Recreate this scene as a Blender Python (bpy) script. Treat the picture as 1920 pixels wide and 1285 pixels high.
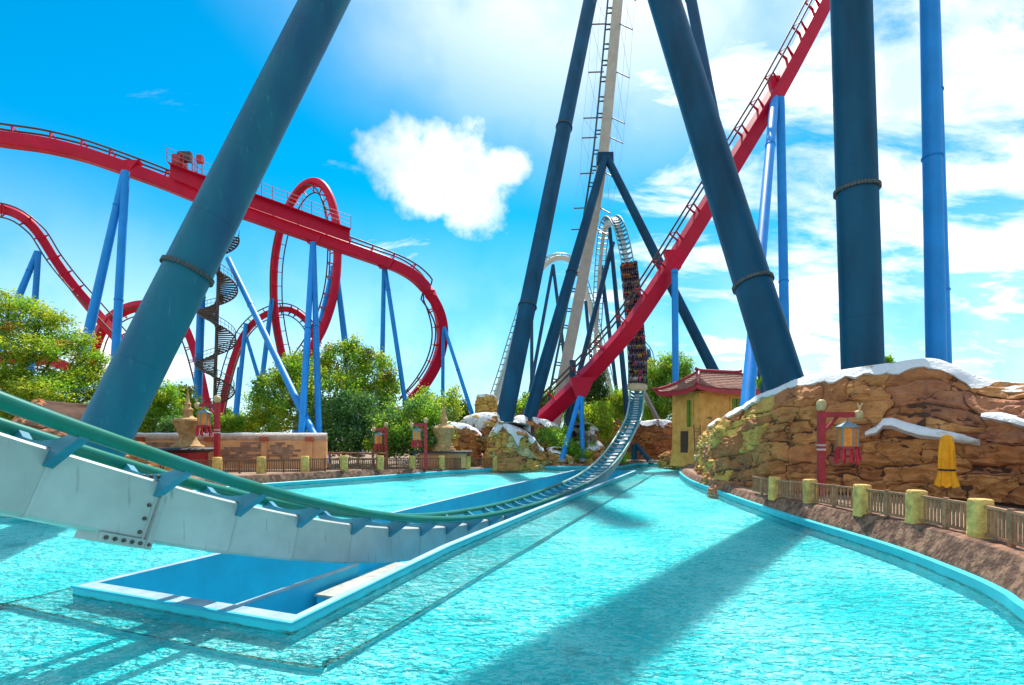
import bpy, bmesh, math, random
from mathutils import Vector, Matrix, noise
from mathutils.geometry import tessellate_polygon
random.seed(7)
S = bpy.context.scene
for o in list(bpy.data.objects): bpy.data.objects.remove(o)
C = S.collection
R = math.radians
# ------------------------------------------------------------------ camera, sky, sun
FPX, HX, HY, CZ = 1000.0, 960.0, 818.0, 3.9
cam = bpy.data.cameras.new('camera'); camo = bpy.data.objects.new('camera', cam); C.objects.link(camo)
cam.sensor_width = 36; cam.lens = 36 * FPX / 1920; cam.shift_y = (HY - 642.5) / 1920
cam.clip_start = 0.05; cam.clip_end = 6000
camo.location = (0, 0, CZ); camo.rotation_euler = (R(90), 0, 0); S.camera = camo
S.view_settings.view_transform = 'Standard'; S.view_settings.look = 'None'
S.view_settings.exposure = 1.34; S.view_settings.gamma = 1.0; S.view_settings.use_curve_mapping = False
SUN_DIR = Vector((0.135, 0.66, 1.0)).normalized()
SUN_EL = math.asin(SUN_DIR.z); SUN_AZ = math.atan2(SUN_DIR.x, SUN_DIR.y)
sl = bpy.data.lights.new('sun', 'SUN'); so = bpy.data.objects.new('sun', sl); C.objects.link(so)
sl.energy = 2.9; sl.angle = R(0.5); sl.color = (1.0, 0.95, 0.86)
so.rotation_euler = SUN_DIR.to_track_quat('Z', 'Y').to_euler(); so.location = (10, 40, 80)
W = bpy.data.worlds.new('World'); S.world = W; W.use_nodes = True
def build_world():
    nt = W.node_tree; N = nt.nodes; L = nt.links; N.clear()
    out = N.new('ShaderNodeOutputWorld'); sky = N.new('ShaderNodeTexSky'); sky.sky_type = 'NISHITA'
    sky.sun_disc = False; sky.sun_elevation = SUN_EL; sky.sun_rotation = SUN_AZ
    sky.air_density = 1.0; sky.dust_density = 0.15; sky.ozone_density = 2.0
    hs = N.new('ShaderNodeHueSaturation'); hs.inputs['Saturation'].default_value = 1.22; hs.inputs['Value'].default_value = 1.0
    hs.inputs['Hue'].default_value = 0.495
    tint = N.new('ShaderNodeMix'); tint.data_type = 'RGBA'; tint.blend_type = 'MULTIPLY'; tint.inputs[0].default_value = 1.0; tint.inputs[7].default_value = (0.44, 1.0, 1.14, 1)
    L.new(sky.outputs[0], tint.inputs[6]); L.new(tint.outputs[2], hs.inputs['Color'])
    bg = N.new('ShaderNodeBackground'); bg.inputs[1].default_value = 0.066; L.new(hs.outputs[0], bg.inputs[0])
    cl = N.new('ShaderNodeBackground'); cl.inputs[1].default_value = 0.62
    tc = N.new('ShaderNodeTexCoord')
    def math_(op, a, b=None, c=None, clamp=False):
        m = N.new('ShaderNodeMath'); m.operation = op; m.use_clamp = clamp
        for i, v in enumerate((a, b, c)):
            if v is None: continue
            if isinstance(v, (int, float)): m.inputs[i].default_value = v
            else: L.new(v, m.inputs[i])
        return m.outputs[0]
    def vmath(op, a, b=None):
        m = N.new('ShaderNodeVectorMath'); m.operation = op
        for i, v in enumerate((a, b)):
            if v is None: continue
            if isinstance(v, (tuple, Vector)): m.inputs[i].default_value = v
            else: L.new(v, m.inputs[i])
        return m
    def ramp(v, a, b, c0=0.0, c1=1.0):
        m = N.new('ShaderNodeMapRange'); m.interpolation_type = 'SMOOTHSTEP'
        L.new(v, m.inputs[0]); m.inputs[1].default_value = a; m.inputs[2].default_value = b
        m.inputs[3].default_value = c0; m.inputs[4].default_value = c1
        return m.outputs[0]
    d = tc.outputs['Generated']
    sx = N.new('ShaderNodeSeparateXYZ'); L.new(d, sx.inputs[0])
    zz = math_('ADD', math_('MAXIMUM', sx.outputs[2], 0.0), 0.27)
    cx = math_('DIVIDE', sx.outputs[0], zz); cy = math_('DIVIDE', sx.outputs[1], zz)
    cb = N.new('ShaderNodeCombineXYZ'); L.new(cx, cb.inputs[0]); L.new(cy, cb.inputs[1])
    mp = N.new('ShaderNodeMapping'); L.new(cb.outputs[0], mp.inputs[0])
    mp.inputs['Rotation'].default_value = (0, 0, R(-38)); mp.inputs['Scale'].default_value = (1.0, 2.1, 1)
    mp.inputs['Location'].default_value = (3.3, 1.7, 0)
    n1 = N.new('ShaderNodeTexNoise'); n1.inputs['Scale'].default_value = 2.3; n1.inputs['Detail'].default_value = 9
    n1.inputs['Roughness'].default_value = 0.62; n1.inputs['Distortion'].default_value = 0.35; L.new(mp.outputs[0], n1.inputs[0])
    # coverage grows towards the right half of the sky, the left front is clear
    az = math_('ARCTAN2', sx.outputs[0], sx.outputs[1])
    cov = math_('MAXIMUM', ramp(az, -0.06, 0.40, 0.0, 0.245), ramp(az, -0.85, -1.35, 0.0, 0.245))  # second ramp: unseen cloud added behind the camera to lift fill light
    band = math_('SUBTRACT', math_('ADD', n1.outputs[0], cov), ramp(az, 0.55, 1.0, 0.0, 0.06))
    streak = ramp(band, 0.60, 0.86)
    # the cumulus left of the coaster and a few low ones
    nv = N.new('ShaderNodeTexNoise'); nv.inputs['Scale'].default_value = 7.5; nv.inputs['Detail'].default_value = 6
    nv.inputs['Roughness'].default_value = 0.6; L.new(d, nv.inputs[0])
    def puff(px, py, ax, ay, k):
        v = Vector(((px - HX) / FPX, 1, (HY - py) / FPX)).normalized()
        df = vmath('SUBTRACT', d, v)
        sc = vmath('MULTIPLY', df.outputs[0], (1 / ax, 1 / ax, 1 / ay))
        ln = vmath('LENGTH', sc.outputs[0])
        e = math_('ADD', math_('SUBTRACT', 1.0, ln.outputs['Value']), math_('MULTIPLY', math_('SUBTRACT', nv.outputs[0], 0.5), k))
        return ramp(e, 0.0, 0.55)
    c = puff(770, 318, 0.088, 0.080, 2.1)
    for a in ((872, 352, 0.092, 0.086, 2.1), (830, 305, 0.10, 0.06, 2.0), (940, 315, 0.05, 0.035, 2.0), (800, 370, 0.07, 0.05, 2.0), (822, 335, 0.06, 0.05, 1.2), (270, 690, 0.10, 0.035, 2.2), (200, 660, 0.05, 0.05, 2.2)):
        c = math_('MAXIMUM', c, puff(*a))
    # thin veil round the sun side
    veil = ramp(vmath('DISTANCE', d, SUN_DIR).outputs['Value'], 0.22, 0.62, 0.75, 0.0)
    haze = ramp(sx.outputs[2], 0.0, 0.42, 0.62, 0.0)
    fac = math_('MAXIMUM', math_('MAXIMUM', streak, c), math_('MAXIMUM', veil, haze))
    # cloud shading: soft greys from a second, larger noise
    n2 = N.new('ShaderNodeTexNoise'); n2.inputs['Scale'].default_value = 5.5; n2.inputs['Detail'].default_value = 5; L.new(d, n2.inputs[0])
    cr = N.new('ShaderNodeValToRGB'); cr.color_ramp.elements[0].position = 0.36; cr.color_ramp.elements[0].color = (0.52, 0.66, 0.82, 1)
    cr.color_ramp.elements[1].position = 0.56; cr.color_ramp.elements[1].color = (1, 1, 1, 1); L.new(n2.outputs[0], cr.inputs[0])
    L.new(cr.outputs[0], cl.inputs[0])
    mx = N.new('ShaderNodeMixShader'); L.new(fac, mx.inputs[0]); L.new(bg.outputs[0], mx.inputs[1]); L.new(cl.outputs[0], mx.inputs[2])
    L.new(mx.outputs[0], out.inputs[0])
build_world()
# ------------------------------------------------------------------ helpers
def P(x, y, Y): return Vector(((x - HX) * Y / FPX, Y, CZ - (y - HY) * Y / FPX))
def G(x, y, z=0.0): return P(x, y, (CZ - z) * FPX / (y - HY))
MATS = {}
def mat(name, col, rough=0.6, metal=0.0, var=0.25, scale=3.0, bump=0.0, col2=None, streak=0.0, spec=0.5, coat=0.0, detail=6, lo=0.35, hi=0.65, bscale=None):
    if name in MATS: return MATS[name]
    m = bpy.data.materials.new(name); m.use_nodes = True; nt = m.node_tree; N = nt.nodes; L = nt.links
    b = N['Principled BSDF']; b.inputs['Roughness'].default_value = rough; b.inputs['Metallic'].default_value = metal
    b.inputs['Specular IOR Level'].default_value = spec
    if coat: b.inputs['Coat Weight'].default_value = coat; b.inputs['Coat Roughness'].default_value = 0.15
    tc = N.new('ShaderNodeTexCoord'); geo = N.new('ShaderNodeNewGeometry')
    nz = N.new('ShaderNodeTexNoise'); nz.inputs['Scale'].default_value = scale; nz.inputs['Detail'].default_value = detail; nz.inputs['Roughness'].default_value = 0.6
    mp = N.new('ShaderNodeMapping'); L.new(geo.outputs['Position'], mp.inputs[0]); L.new(mp.outputs[0], nz.inputs[0])
    if streak: mp.inputs['Scale'].default_value = (1, 1, streak)
    cr = N.new('ShaderNodeValToRGB'); c2 = col2 or tuple(max(0, c * (1 - var)) for c in col)
    cr.color_ramp.elements[0].position = lo; cr.color_ramp.elements[0].color = (*c2, 1)
    cr.color_ramp.elements[1].position = hi; cr.color_ramp.elements[1].color = (*col, 1)
    L.new(nz.outputs[0], cr.inputs[0])
    # each object of a kind a touch lighter or darker
    oi = N.new('ShaderNodeObjectInfo'); mr = N.new('ShaderNodeMapRange'); L.new(oi.outputs['Random'], mr.inputs[0])
    mr.inputs[3].default_value = 0.86; mr.inputs[4].default_value = 1.12
    hs = N.new('ShaderNodeHueSaturation'); L.new(mr.outputs[0], hs.inputs['Value']); L.new(cr.outputs[0], hs.inputs['Color'])
    L.new(hs.outputs[0], b.inputs['Base Color'])
    if bump:
        n2 = N.new('ShaderNodeTexNoise'); n2.inputs['Scale'].default_value = bscale or scale * 5; n2.inputs['Detail'].default_value = 8; L.new(geo.outputs['Position'], n2.inputs[0])
        bp = N.new('ShaderNodeBump'); bp.inputs['Strength'].default_value = bump; bp.inputs['Distance'].default_value = 0.08
        L.new(n2.outputs[0], bp.inputs['Height']); L.new(bp.outputs[0], b.inputs['Normal'])
    m['bsdf'] = 1; MATS[name] = m; return m
def tag(o, label=None, cat=None, group=None, kind=None):
    if label: o['label'] = label
    if cat: o['category'] = cat
    if group: o['group'] = group
    if kind: o['kind'] = kind
    return o
def thing(name, label, cat, loc=(0, 0, 0), group=None, rz=0):
    o = bpy.data.objects.new(name, None); C.objects.link(o); o.location = loc; o.rotation_euler = (0, 0, rz); o.empty_display_size = 0.3
    return tag(o, label, cat, group)
class MB:
    def __init__(s): s.v = []; s.f = []; s.m = []
    def add(s, vs, fs, mi=0):
        k = len(s.v); s.v += [tuple(v) for v in vs]; s.f += [tuple(i + k for i in f) for f in fs]; s.m += [mi] * len(fs); return s
    def box(s, c, size, M=None, mi=0):
        hx, hy, hz = (size[0] / 2, size[1] / 2, size[2] / 2); c = Vector(c)
        vs = [Vector((x, y, z)) for x in (-hx, hx) for y in (-hy, hy) for z in (-hz, hz)]
        vs = [(M @ v if M is not None else v) + c for v in vs]
        return s.add(vs, [(0, 1, 3, 2), (4, 6, 7, 5), (0, 4, 5, 1), (2, 3, 7, 6), (0, 2, 6, 4), (1, 5, 7, 3)], mi)
    def bar(s, a, b, w, h=None, up=Vector((0, 0, 1)), mi=0):      # rectangular bar from a to b
        a = Vector(a); b = Vector(b); t = (b - a); l = t.length; t.normalize(); h = h or w
        x = t.cross(up)
        if x.length < 1e-4: x = t.cross(Vector((1, 0, 0)))
        x.normalize(); y = x.cross(t); M = Matrix((x, t, y)).transposed()
        return s.box((a + b) / 2, (w, l, h), M, mi)
    def tube(s, pts, r, n=10, cap=True, closed=False, mi=0):
        pts = [Vector(p) for p in pts]; k = len(s.v); m = len(pts)
        rr = r if isinstance(r, (list, tuple)) else [r] * m
        t0 = (pts[1] - pts[0]).normalized(); x = t0.orthogonal().normalized(); fs = []
        for i, p in enumerate(pts):
            if closed: t = pts[(i + 1) % m] - pts[i - 1]
            else: t = pts[min(i + 1, m - 1)] - pts[max(i - 1, 0)]
            t.normalize(); x = (x - t * x.dot(t)).normalized(); y = t.cross(x)
            for j in range(n):
                a = 2 * math.pi * j / n; s.v.append(tuple(p + (x * math.cos(a) + y * math.sin(a)) * rr[i]))
        for i in range(m if closed else m - 1):
            for j in range(n):
                a = k + i * n + j; b = k + i * n + (j + 1) % n; i2 = (i + 1) % m
                fs.append((a, b, k + i2 * n + (j + 1) % n, k + i2 * n + j))
        if cap and not closed:
            fs.append(tuple(k + j for j in range(n))[::-1]); fs.append(tuple(k + (m - 1) * n + j for j in range(n)))
        s.f += fs; s.m += [mi] * len(fs); return s
    def lathe(s, prof, n=20, c=(0, 0, 0), mi=0, sq=None):
        k = len(s.v); c = Vector(c); fs = []
        for r, z in prof:
            for j in range(n):
                a = 2 * math.pi * (j + 0.5) / n; s.v.append(tuple(c + Vector((r * math.cos(a), r * math.sin(a), z))))
        for i in range(len(prof) - 1):
            for j in range(n):
                a = k + i * n + j; b = k + i * n + (j + 1) % n; fs.append((a, b, b + n, a + n))
        fs.append(tuple(k + j for j in range(n))[::-1]); fs.append(tuple(k + (len(prof) - 1) * n + j for j in range(n)))
        s.f += fs; s.m += [mi] * len(fs); return s
    def prism(s, poly, M, th, mi=0):                              # poly in (x,z) of M, thickness along y of M
        n = len(poly); vs = [M @ Vector((x, y, z)) for y in (-th / 2, th / 2) for x, z in poly]
        fs = [tuple(range(n))[::-1], tuple(range(n, 2 * n))] + [(i, (i + 1) % n, n + (i + 1) % n, n + i) for i in range(n)]
        return s.add(vs, fs, mi)
    def loft(s, rings, cap=True, mi=0, closed_ring=True):
        k = len(s.v); n = len(rings[0]); fs = []
        for r in rings: s.v += [tuple(v) for v in r]
        for i in range(len(rings) - 1):
            for j in range(n if closed_ring else n - 1):
                a = k + i * n + j; b = k + i * n + (j + 1) % n; fs.append((a, b, b + n, a + n))
        if cap and closed_ring:
            fs.append(tuple(k + j for j in range(n))[::-1]); fs.append(tuple(k + (len(rings) - 1) * n + j for j in range(n)))
        s.f += fs; s.m += [mi] * len(fs); return s
    def mesh(s, name):
        me = bpy.data.meshes.new(name); me.from_pydata(s.v, [], s.f); me.update(); return me
    def build(s, name, material, parent=None, smooth=40, fix=False):
        me = s.mesh(name); ms = material if isinstance(material, (list, tuple)) else [material]
        for m in ms: me.materials.append(m)
        if len(ms) > 1: me.polygons.foreach_set('material_index', s.m)
        if fix:
            bm = bmesh.new(); bm.from_mesh(me); bmesh.ops.recalc_face_normals(bm, faces=bm.faces); bm.to_mesh(me); bm.free()
        if smooth: smooth_mesh(me, smooth)
        return link(name, me, parent)
def smooth_mesh(me, ang=40):
    me.polygons.foreach_set('use_smooth', [True] * len(me.polygons)); me.set_sharp_from_angle(angle=R(ang))
def link(name, me, parent=None, M=None):
    o = bpy.data.objects.new(name, me); C.objects.link(o)
    if parent is not None:
        o.parent = parent
        o.matrix_parent_inverse = world_of(parent).inverted()
    if M is not None: o.matrix_basis = M
    return o
def world_of(o):
    m = Matrix.LocRotScale(o.location, o.rotation_euler, o.scale)
    return world_of(o.parent) @ o.matrix_parent_inverse @ m if o.parent else m
def struct(o): o['kind'] = 'structure'; return o
ORD = ['first', 'second', 'third', 'fourth', 'fifth', 'sixth', 'seventh', 'eighth', 'ninth', 'tenth', 'eleventh', 'twelfth', 'thirteenth', 'fourteenth', 'fifteenth', 'sixteenth']
def catmull(pts, per=8, closed=False):
    out = []; n = len(pts)
    for i in range(n if closed else n - 1):
        if closed: a, b, c, d = pts[i - 1], pts[i], pts[(i + 1) % n], pts[(i + 2) % n]
        else: a, b, c, d = pts[max(i - 1, 0)], pts[i], pts[i + 1], pts[min(i + 2, n - 1)]
        for k in range(per):
            t = k / per
            out.append(0.5 * ((2 * b) + (c - a) * t + (2 * a - 5 * b + 4 * c - d) * t * t + (3 * b - a - 3 * c + d) * t ** 3))
    if not closed: out.append(pts[-1].copy())
    return out
def resample(pts, step):
    out = [pts[0].copy()]; acc = 0.0; L = 0.0
    for a, b in zip(pts, pts[1:]):
        l = (b - a).length
        while acc + l >= step * len(out):
            t = (step * len(out) - acc) / max(l, 1e-9); out.append(a.lerp(b, min(1, t)))
        acc += l
    return out
def fbm(p, o=4): return noise.fractal(p, 1.0, 2.0, o)
# ------------------------------------------------------------------ materials
M_NAVY = mat('navy_steel_paint', (0.003, 0.075, 0.145), 0.42, 0.0, 0.4, 0.5, streak=0.3, spec=.2)
M_NAVY_FAR = mat('navy_steel_far', (0.008, 0.07, 0.15), 0.5, 0.0, 0.3, 0.5, spec=.3)
M_BLUE = mat('bright_blue_paint', (0.008, 0.27, 0.72), 0.45, 0.0, 0.18, 0.5, spec=.3)
M_RED = mat('red_track_paint', (0.62, 0.002, 0.034), 0.45, 0.0, 0.2, 0.6, spec=.25)
M_RAILDK = mat('worn_dark_rail', (0.10, 0.055, 0.035), 0.45, 0.3, 0.4, 1.5)
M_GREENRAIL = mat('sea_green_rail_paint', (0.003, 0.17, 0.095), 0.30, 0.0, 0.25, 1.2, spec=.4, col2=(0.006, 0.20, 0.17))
M_TEAL = mat('teal_tie_paint', (0.03, 0.25, 0.36), 0.38, 0.0, 0.25, 2.0, coat=0.2)
M_BEIGE = mat('beige_spine_paint', (0.50, 0.44, 0.34), 0.5, 0.0, 0.2, 0.8)
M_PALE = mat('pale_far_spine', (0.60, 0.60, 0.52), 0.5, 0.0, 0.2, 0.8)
M_FLANGE = mat('dark_flange', (0.10, 0.12, 0.12), 0.5, 0.4, 0.5, 9)
M_BOLT = mat('rusty_bolt', (0.15, 0.13, 0.10), 0.5, 0.6, 0.5, 20)
M_STAIR = mat('brown_stair_steel', (0.13, 0.09, 0.065), 0.6, 0.3, 0.4, 3)
M_YELLOW = mat('yellow_stucco', (0.80, 0.50, 0.13), 0.85, 0, 0.5, 4.0, 0.6, col2=(0.46, 0.28, 0.08), bscale=14)
M_WOOD = mat('weathered_wood', (0.46, 0.21, 0.10), 0.75, 0, 0.45, 6, 0.3)
M_WOODD = mat('dark_fence_wood', (0.25, 0.10, 0.045), 0.75, 0, 0.45, 6, 0.3)
M_KERB = mat('pink_stone_kerb', (0.33, 0.17, 0.10), 0.9, 0, 0.6, 3.2, 0.7, col2=(0.10, 0.042, 0.025), bscale=9, lo=.42, hi=.62, detail=9)
M_CYAN = mat('cyan_pool_paint', (0.02, 0.56, 0.66), 0.5, 0, 0.15, 1.5)
M_RIMW = mat('pale_rim_paint', (0.32, 0.43, 0.48), 0.6, 0, 0.25, 2.0, col2=(0.20, 0.32, 0.38))
M_TRENCH = mat('blue_trench_paint', (0.02, 0.48, 0.66), 0.6, 0, 0.3, 1.0, col2=(0.02, 0.40, 0.56))
M_ROCKS = [mat('rock_brown', (0.46, 0.175, 0.055), 0.85, 0, 0.5, 1.1, 0.9, col2=(0.27, 0.095, 0.032), bscale=6),
           mat('rock_tan', (0.56, 0.245, 0.075), 0.85, 0, 0.5, 1.1, 0.9, col2=(0.36, 0.145, 0.045), bscale=6),
           mat('rock_ochre', (0.66, 0.42, 0.085), 0.85, 0, 0.5, 1.3, 0.9, col2=(0.45, 0.22, 0.05), bscale=6),
           mat('rock_lime', (0.56, 0.46, 0.13), 0.85, 0, 0.5, 1.3, 0.9, col2=(0.46, 0.26, 0.07), bscale=6),
           mat('rock_purple', (0.44, 0.175, 0.07), 0.85, 0, 0.5, 1.2, 0.9, col2=(0.27, 0.10, 0.055), bscale=6),
           mat('rock_grey_green', (0.52, 0.50, 0.28), 0.85, 0, 0.5, 1.3, 0.9, col2=(0.46, 0.32, 0.10), bscale=6)]
def add_cracks(m):
    nt = m.node_tree; N = nt.nodes; L = nt.links; b = N['Principled BSDF']; src = b.inputs['Base Color'].links[0].from_socket; bp = b.inputs['Normal'].links[0].from_node; hsrc = bp.inputs['Height'].links[0].from_socket
    geo = N.new('ShaderNodeNewGeometry'); nz = N.new('ShaderNodeTexNoise'); nz.inputs['Scale'].default_value = 1.1; nz.inputs['Detail'].default_value = 6; nz.inputs['Roughness'].default_value = .65; L.new(geo.outputs['Position'], nz.inputs[0])
    ml = N.new('ShaderNodeVectorMath'); ml.operation = 'MULTIPLY_ADD'; L.new(nz.outputs['Color'], ml.inputs[0]); ml.inputs[1].default_value = (1.3, 1.3, 1.0); L.new(geo.outputs['Position'], ml.inputs[2])
    mp = N.new('ShaderNodeMapping'); mp.inputs['Scale'].default_value = (.62, .62, 1.55); L.new(ml.outputs[0], mp.inputs[0])
    vo = N.new('ShaderNodeTexVoronoi'); vo.feature = 'DISTANCE_TO_EDGE'; vo.inputs['Scale'].default_value = 0.6; L.new(mp.outputs[0], vo.inputs[0])
    cr = N.new('ShaderNodeMapRange'); cr.inputs[1].default_value = 0.0; cr.inputs[2].default_value = 0.014; L.new(vo.outputs['Distance'], cr.inputs[0])
    gm = N.new('ShaderNodeTexNoise'); gm.inputs['Scale'].default_value = .8; L.new(geo.outputs['Position'], gm.inputs[0]); g2 = N.new('ShaderNodeMapRange'); g2.inputs[1].default_value = .44; g2.inputs[2].default_value = .56; L.new(gm.outputs[0], g2.inputs[0])
    mm = N.new('ShaderNodeMath'); mm.operation = 'MAXIMUM'; L.new(cr.outputs[0], mm.inputs[0]); L.new(g2.outputs[0], mm.inputs[1]); cr = mm
    mx = N.new('ShaderNodeMix'); mx.data_type = 'RGBA'; L.new(cr.outputs[0], mx.inputs[0]); mx.inputs[6].default_value = (.10, .05, .03, 1); L.new(src, mx.inputs[7]); L.new(mx.outputs[2], b.inputs['Base Color'])
    mu = N.new('ShaderNodeMath'); mu.operation = 'MULTIPLY_ADD'; L.new(cr.outputs[0], mu.inputs[0]); mu.inputs[1].default_value = .9; L.new(hsrc, mu.inputs[2]); L.new(mu.outputs[0], bp.inputs['Height'])
for _m in M_ROCKS: add_cracks(_m)
M_JOINT = mat('rock_joint', (0.10, 0.045, 0.025), 0.95, 0, 0.4, 2)
M_SNOW = mat('white_snow_paint', (0.74, 0.74, 0.74), 0.85, 0, 0.2, 1.3, 0.9, col2=(0.42, 0.34, 0.26), lo=0.30, hi=0.42, bscale=7, detail=9)
M_GROUND = mat('sandy_paving', (0.30, 0.20, 0.13), 0.9, 0, 0.4, 0.8, 0.3)
M_LAMPRED = mat('red_lamp_paint', (0.46, 0.018, 0.030), 0.45, 0, 0.35, 3)
M_BALL = mat('gold_stone_ball', (0.62, 0.46, 0.22), 0.6, 0, 0.35, 6)
M_GREYBL = mat('grey_blue_lamp_metal', (0.20, 0.32, 0.36), 0.5, 0.2, 0.3, 8)
M_ORANGE = mat('amber_lamp_glass', (0.88, 0.27, 0.02), 0.6, 0, 0.3, 4)
M_STONE = mat('tan_cast_stone', (0.64, 0.38, 0.15), 0.85, 0, 0.45, 3, 0.6)
M_STUCCO = mat('orange_stucco', (0.82, 0.42, 0.18), 0.9, 0, 0.3, 1.2, 0.5, col2=(0.66, 0.31, 0.14), bscale=8)
M_BRICK = mat('grey_brown_brick', (0.44, 0.25, 0.17), 0.9, 0, 0.5, 2, 0.5)
M_TERRA = mat('terracotta_cap', (0.50, 0.10, 0.05), 0.8, 0, 0.3, 3)
M_WALLTOP = mat('pink_wall_coping', (0.56, 0.38, 0.28), 0.9, 0, 0.3, 2, 0.5)
M_DARKROOF = mat('dark_kiosk_roof', (0.045, 0.040, 0.055), 0.6, 0, 0.3, 3)
M_HUT = mat('yellow_ochre_hut_stucco', (0.88, 0.46, 0.11), 0.9, 0, 0.4, 1.1, 0.5, col2=(0.70, 0.30, 0.06), bscale=7)
M_GREENW = mat('lime_shutter', (0.20, 0.28, 0.02), 0.6, 0, 0.3, 2)
M_TILE = mat('weathered_roof_tile', (0.36, 0.17, 0.11), 0.85, 0, 0.6, 5, 0.4, col2=(0.17, 0.07, 0.05))
M_CANVAS = mat('yellow_canvas', (0.95, 0.40, 0.005), 0.8, 0, 0.25, 3, 0.2)
M_BLACK = mat('black_strap', (0.015, 0.015, 0.018), 0.6)
M_BARK = mat('brown_bark', (0.10, 0.065, 0.045), 0.95, 0, 0.5, 5, 0.8)
# pale spine of the near track, with vertical dirt runs
def spine_mat():
    m = mat('pale_grey_spine_paint', (0.50, 0.54, 0.50), 0.40, 0, 0.18, 1.0, coat=0.1); nt = m.node_tree; N = nt.nodes; L = nt.links
    b = N['Principled BSDF']; src = b.inputs['Base Color'].links[0].from_socket
    geo = N.new('ShaderNodeNewGeometry'); mp = N.new('ShaderNodeMapping'); mp.inputs['Scale'].default_value = (7, 7, 0.9); L.new(geo.outputs['Position'], mp.inputs[0])
    nz = N.new('ShaderNodeTexNoise'); nz.inputs['Scale'].default_value = 1.0; nz.inputs['Detail'].default_value = 3; L.new(mp.outputs[0], nz.inputs[0])
    cr = N.new('ShaderNodeValToRGB'); cr.color_ramp.elements[0].position = 0.645; cr.color_ramp.elements[0].color = (0, 0, 0, 1); cr.color_ramp.elements[1].position = 0.78; cr.color_ramp.elements[1].color = (0.7, 0.7, 0.7, 1)
    L.new(nz.outputs[0], cr.inputs[0]); mx = N.new('ShaderNodeMix'); mx.data_type = 'RGBA'; L.new(cr.outputs[0], mx.inputs[0]); L.new(src, mx.inputs[6]); mx.inputs[7].default_value = (0.13, 0.15, 0.12, 1)
    L.new(mx.outputs[2], b.inputs['Base Color']); return m
M_SPINE = spine_mat()
# teal weathered paint for the big left column
def weathered_column():
    m = mat('weathered_teal_column', (0.007, 0.135, 0.18), 0.42, 0, 0.3, 0.3, col2=(0.008, 0.075, 0.145), spec=.22, streak=.3); nt = m.node_tree; N = nt.nodes; L = nt.links
    b = N['Principled BSDF']; src = b.inputs['Base Color'].links[0].from_socket
    geo = N.new('ShaderNodeNewGeometry'); mp = N.new('ShaderNodeMapping'); mp.inputs['Scale'].default_value = (3, 3, 0.5); L.new(geo.outputs['Position'], mp.inputs[0])
    nz = N.new('ShaderNodeTexNoise'); nz.inputs['Scale'].default_value = 1.4; nz.inputs['Detail'].default_value = 9; nz.inputs['Roughness'].default_value = 0.7; L.new(mp.outputs[0], nz.inputs[0])
    cr = N.new('ShaderNodeValToRGB'); cr.color_ramp.elements[0].position = 0.60; cr.color_ramp.elements[0].color = (0, 0, 0, 1); cr.color_ramp.elements[1].position = 0.72; cr.color_ramp.elements[1].color = (0.55, 0.55, 0.55, 1)
    L.new(nz.outputs[0], cr.inputs[0]); mx = N.new('ShaderNodeMix'); mx.data_type = 'RGBA'; L.new(cr.outputs[0], mx.inputs[0]); L.new(src, mx.inputs[6]); mx.inputs[7].default_value = (0.07, 0.30, 0.30, 1)
    L.new(mx.outputs[2], b.inputs['Base Color']); return m
M_COLUMN = weathered_column()
def leaf_mat(name, c1, c2, tr):
    m = bpy.data.materials.new(name); m.use_nodes = True; nt = m.node_tree; N = nt.nodes; L = nt.links; N.clear()
    out = N.new('ShaderNodeOutputMaterial'); geo = N.new('ShaderNodeNewGeometry')
    nz = N.new('ShaderNodeTexNoise'); nz.inputs['Scale'].default_value = 0.9; nz.inputs['Detail'].default_value = 3; L.new(geo.outputs['Position'], nz.inputs[0])
    add = N.new('ShaderNodeMath'); add.operation = 'MULTIPLY_ADD'; L.new(geo.outputs['Random Per Island'], add.inputs[0]); add.inputs[1].default_value = 0.5; 
    sub = N.new('ShaderNodeMath'); sub.operation = 'SUBTRACT'; L.new(nz.outputs[0], sub.inputs[0]); sub.inputs[1].default_value = 0.25; L.new(sub.outputs[0], add.inputs[2])
    cr = N.new('ShaderNodeValToRGB'); cr.color_ramp.elements[0].position = 0.3; cr.color_ramp.elements[0].color = (*c1, 1); cr.color_ramp.elements[1].position = 0.7; cr.color_ramp.elements[1].color = (*c2, 1)
    L.new(add.outputs[0], cr.inputs[0])
    df = N.new('ShaderNodeBsdfDiffuse'); L.new(cr.outputs[0], df.inputs[0]); tl = N.new('ShaderNodeBsdfTranslucent'); L.new(cr.outputs[0], tl.inputs[0])
    gl = N.new('ShaderNodeBsdfGlossy'); gl.inputs['Roughness'].default_value = 0.45; gl.inputs[0].default_value = (0.8, 0.9, 0.8, 1)
    m1 = N.new('ShaderNodeMixShader'); m1.inputs[0].default_value = tr; L.new(df.outputs[0], m1.inputs[1]); L.new(tl.outputs[0], m1.inputs[2])
    m2 = N.new('ShaderNodeMixShader'); m2.inputs[0].default_value = 0.04; L.new(m1.outputs[0], m2.inputs[1]); L.new(gl.outputs[0], m2.inputs[2]); L.new(m2.outputs[0], out.inputs[0])
    return m
L_YEL = leaf_mat('yellow_green_leaves', (0.24, 0.40, 0.015), (0.55, 0.60, 0.025), 0.65)
L_GRN = leaf_mat('fresh_green_leaves', (0.14, 0.35, 0.018), (0.38, 0.60, 0.035), 0.65)
L_DRK = leaf_mat('dark_green_leaves', (0.05, 0.15, 0.04), (0.16, 0.33, 0.06), 0.5)
L_MIM = leaf_mat('olive_mimosa_leaves', (0.22, 0.34, 0.015), (0.52, 0.56, 0.03), 0.65)
L_RUST = leaf_mat('rusty_seed_heads', (0.36, 0.14, 0.02), (0.62, 0.28, 0.06), 0.4)
L_PAMP = leaf_mat('pampas_plumes', (0.45, 0.30, 0.17), (0.62, 0.46, 0.30), 0.4)
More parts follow.
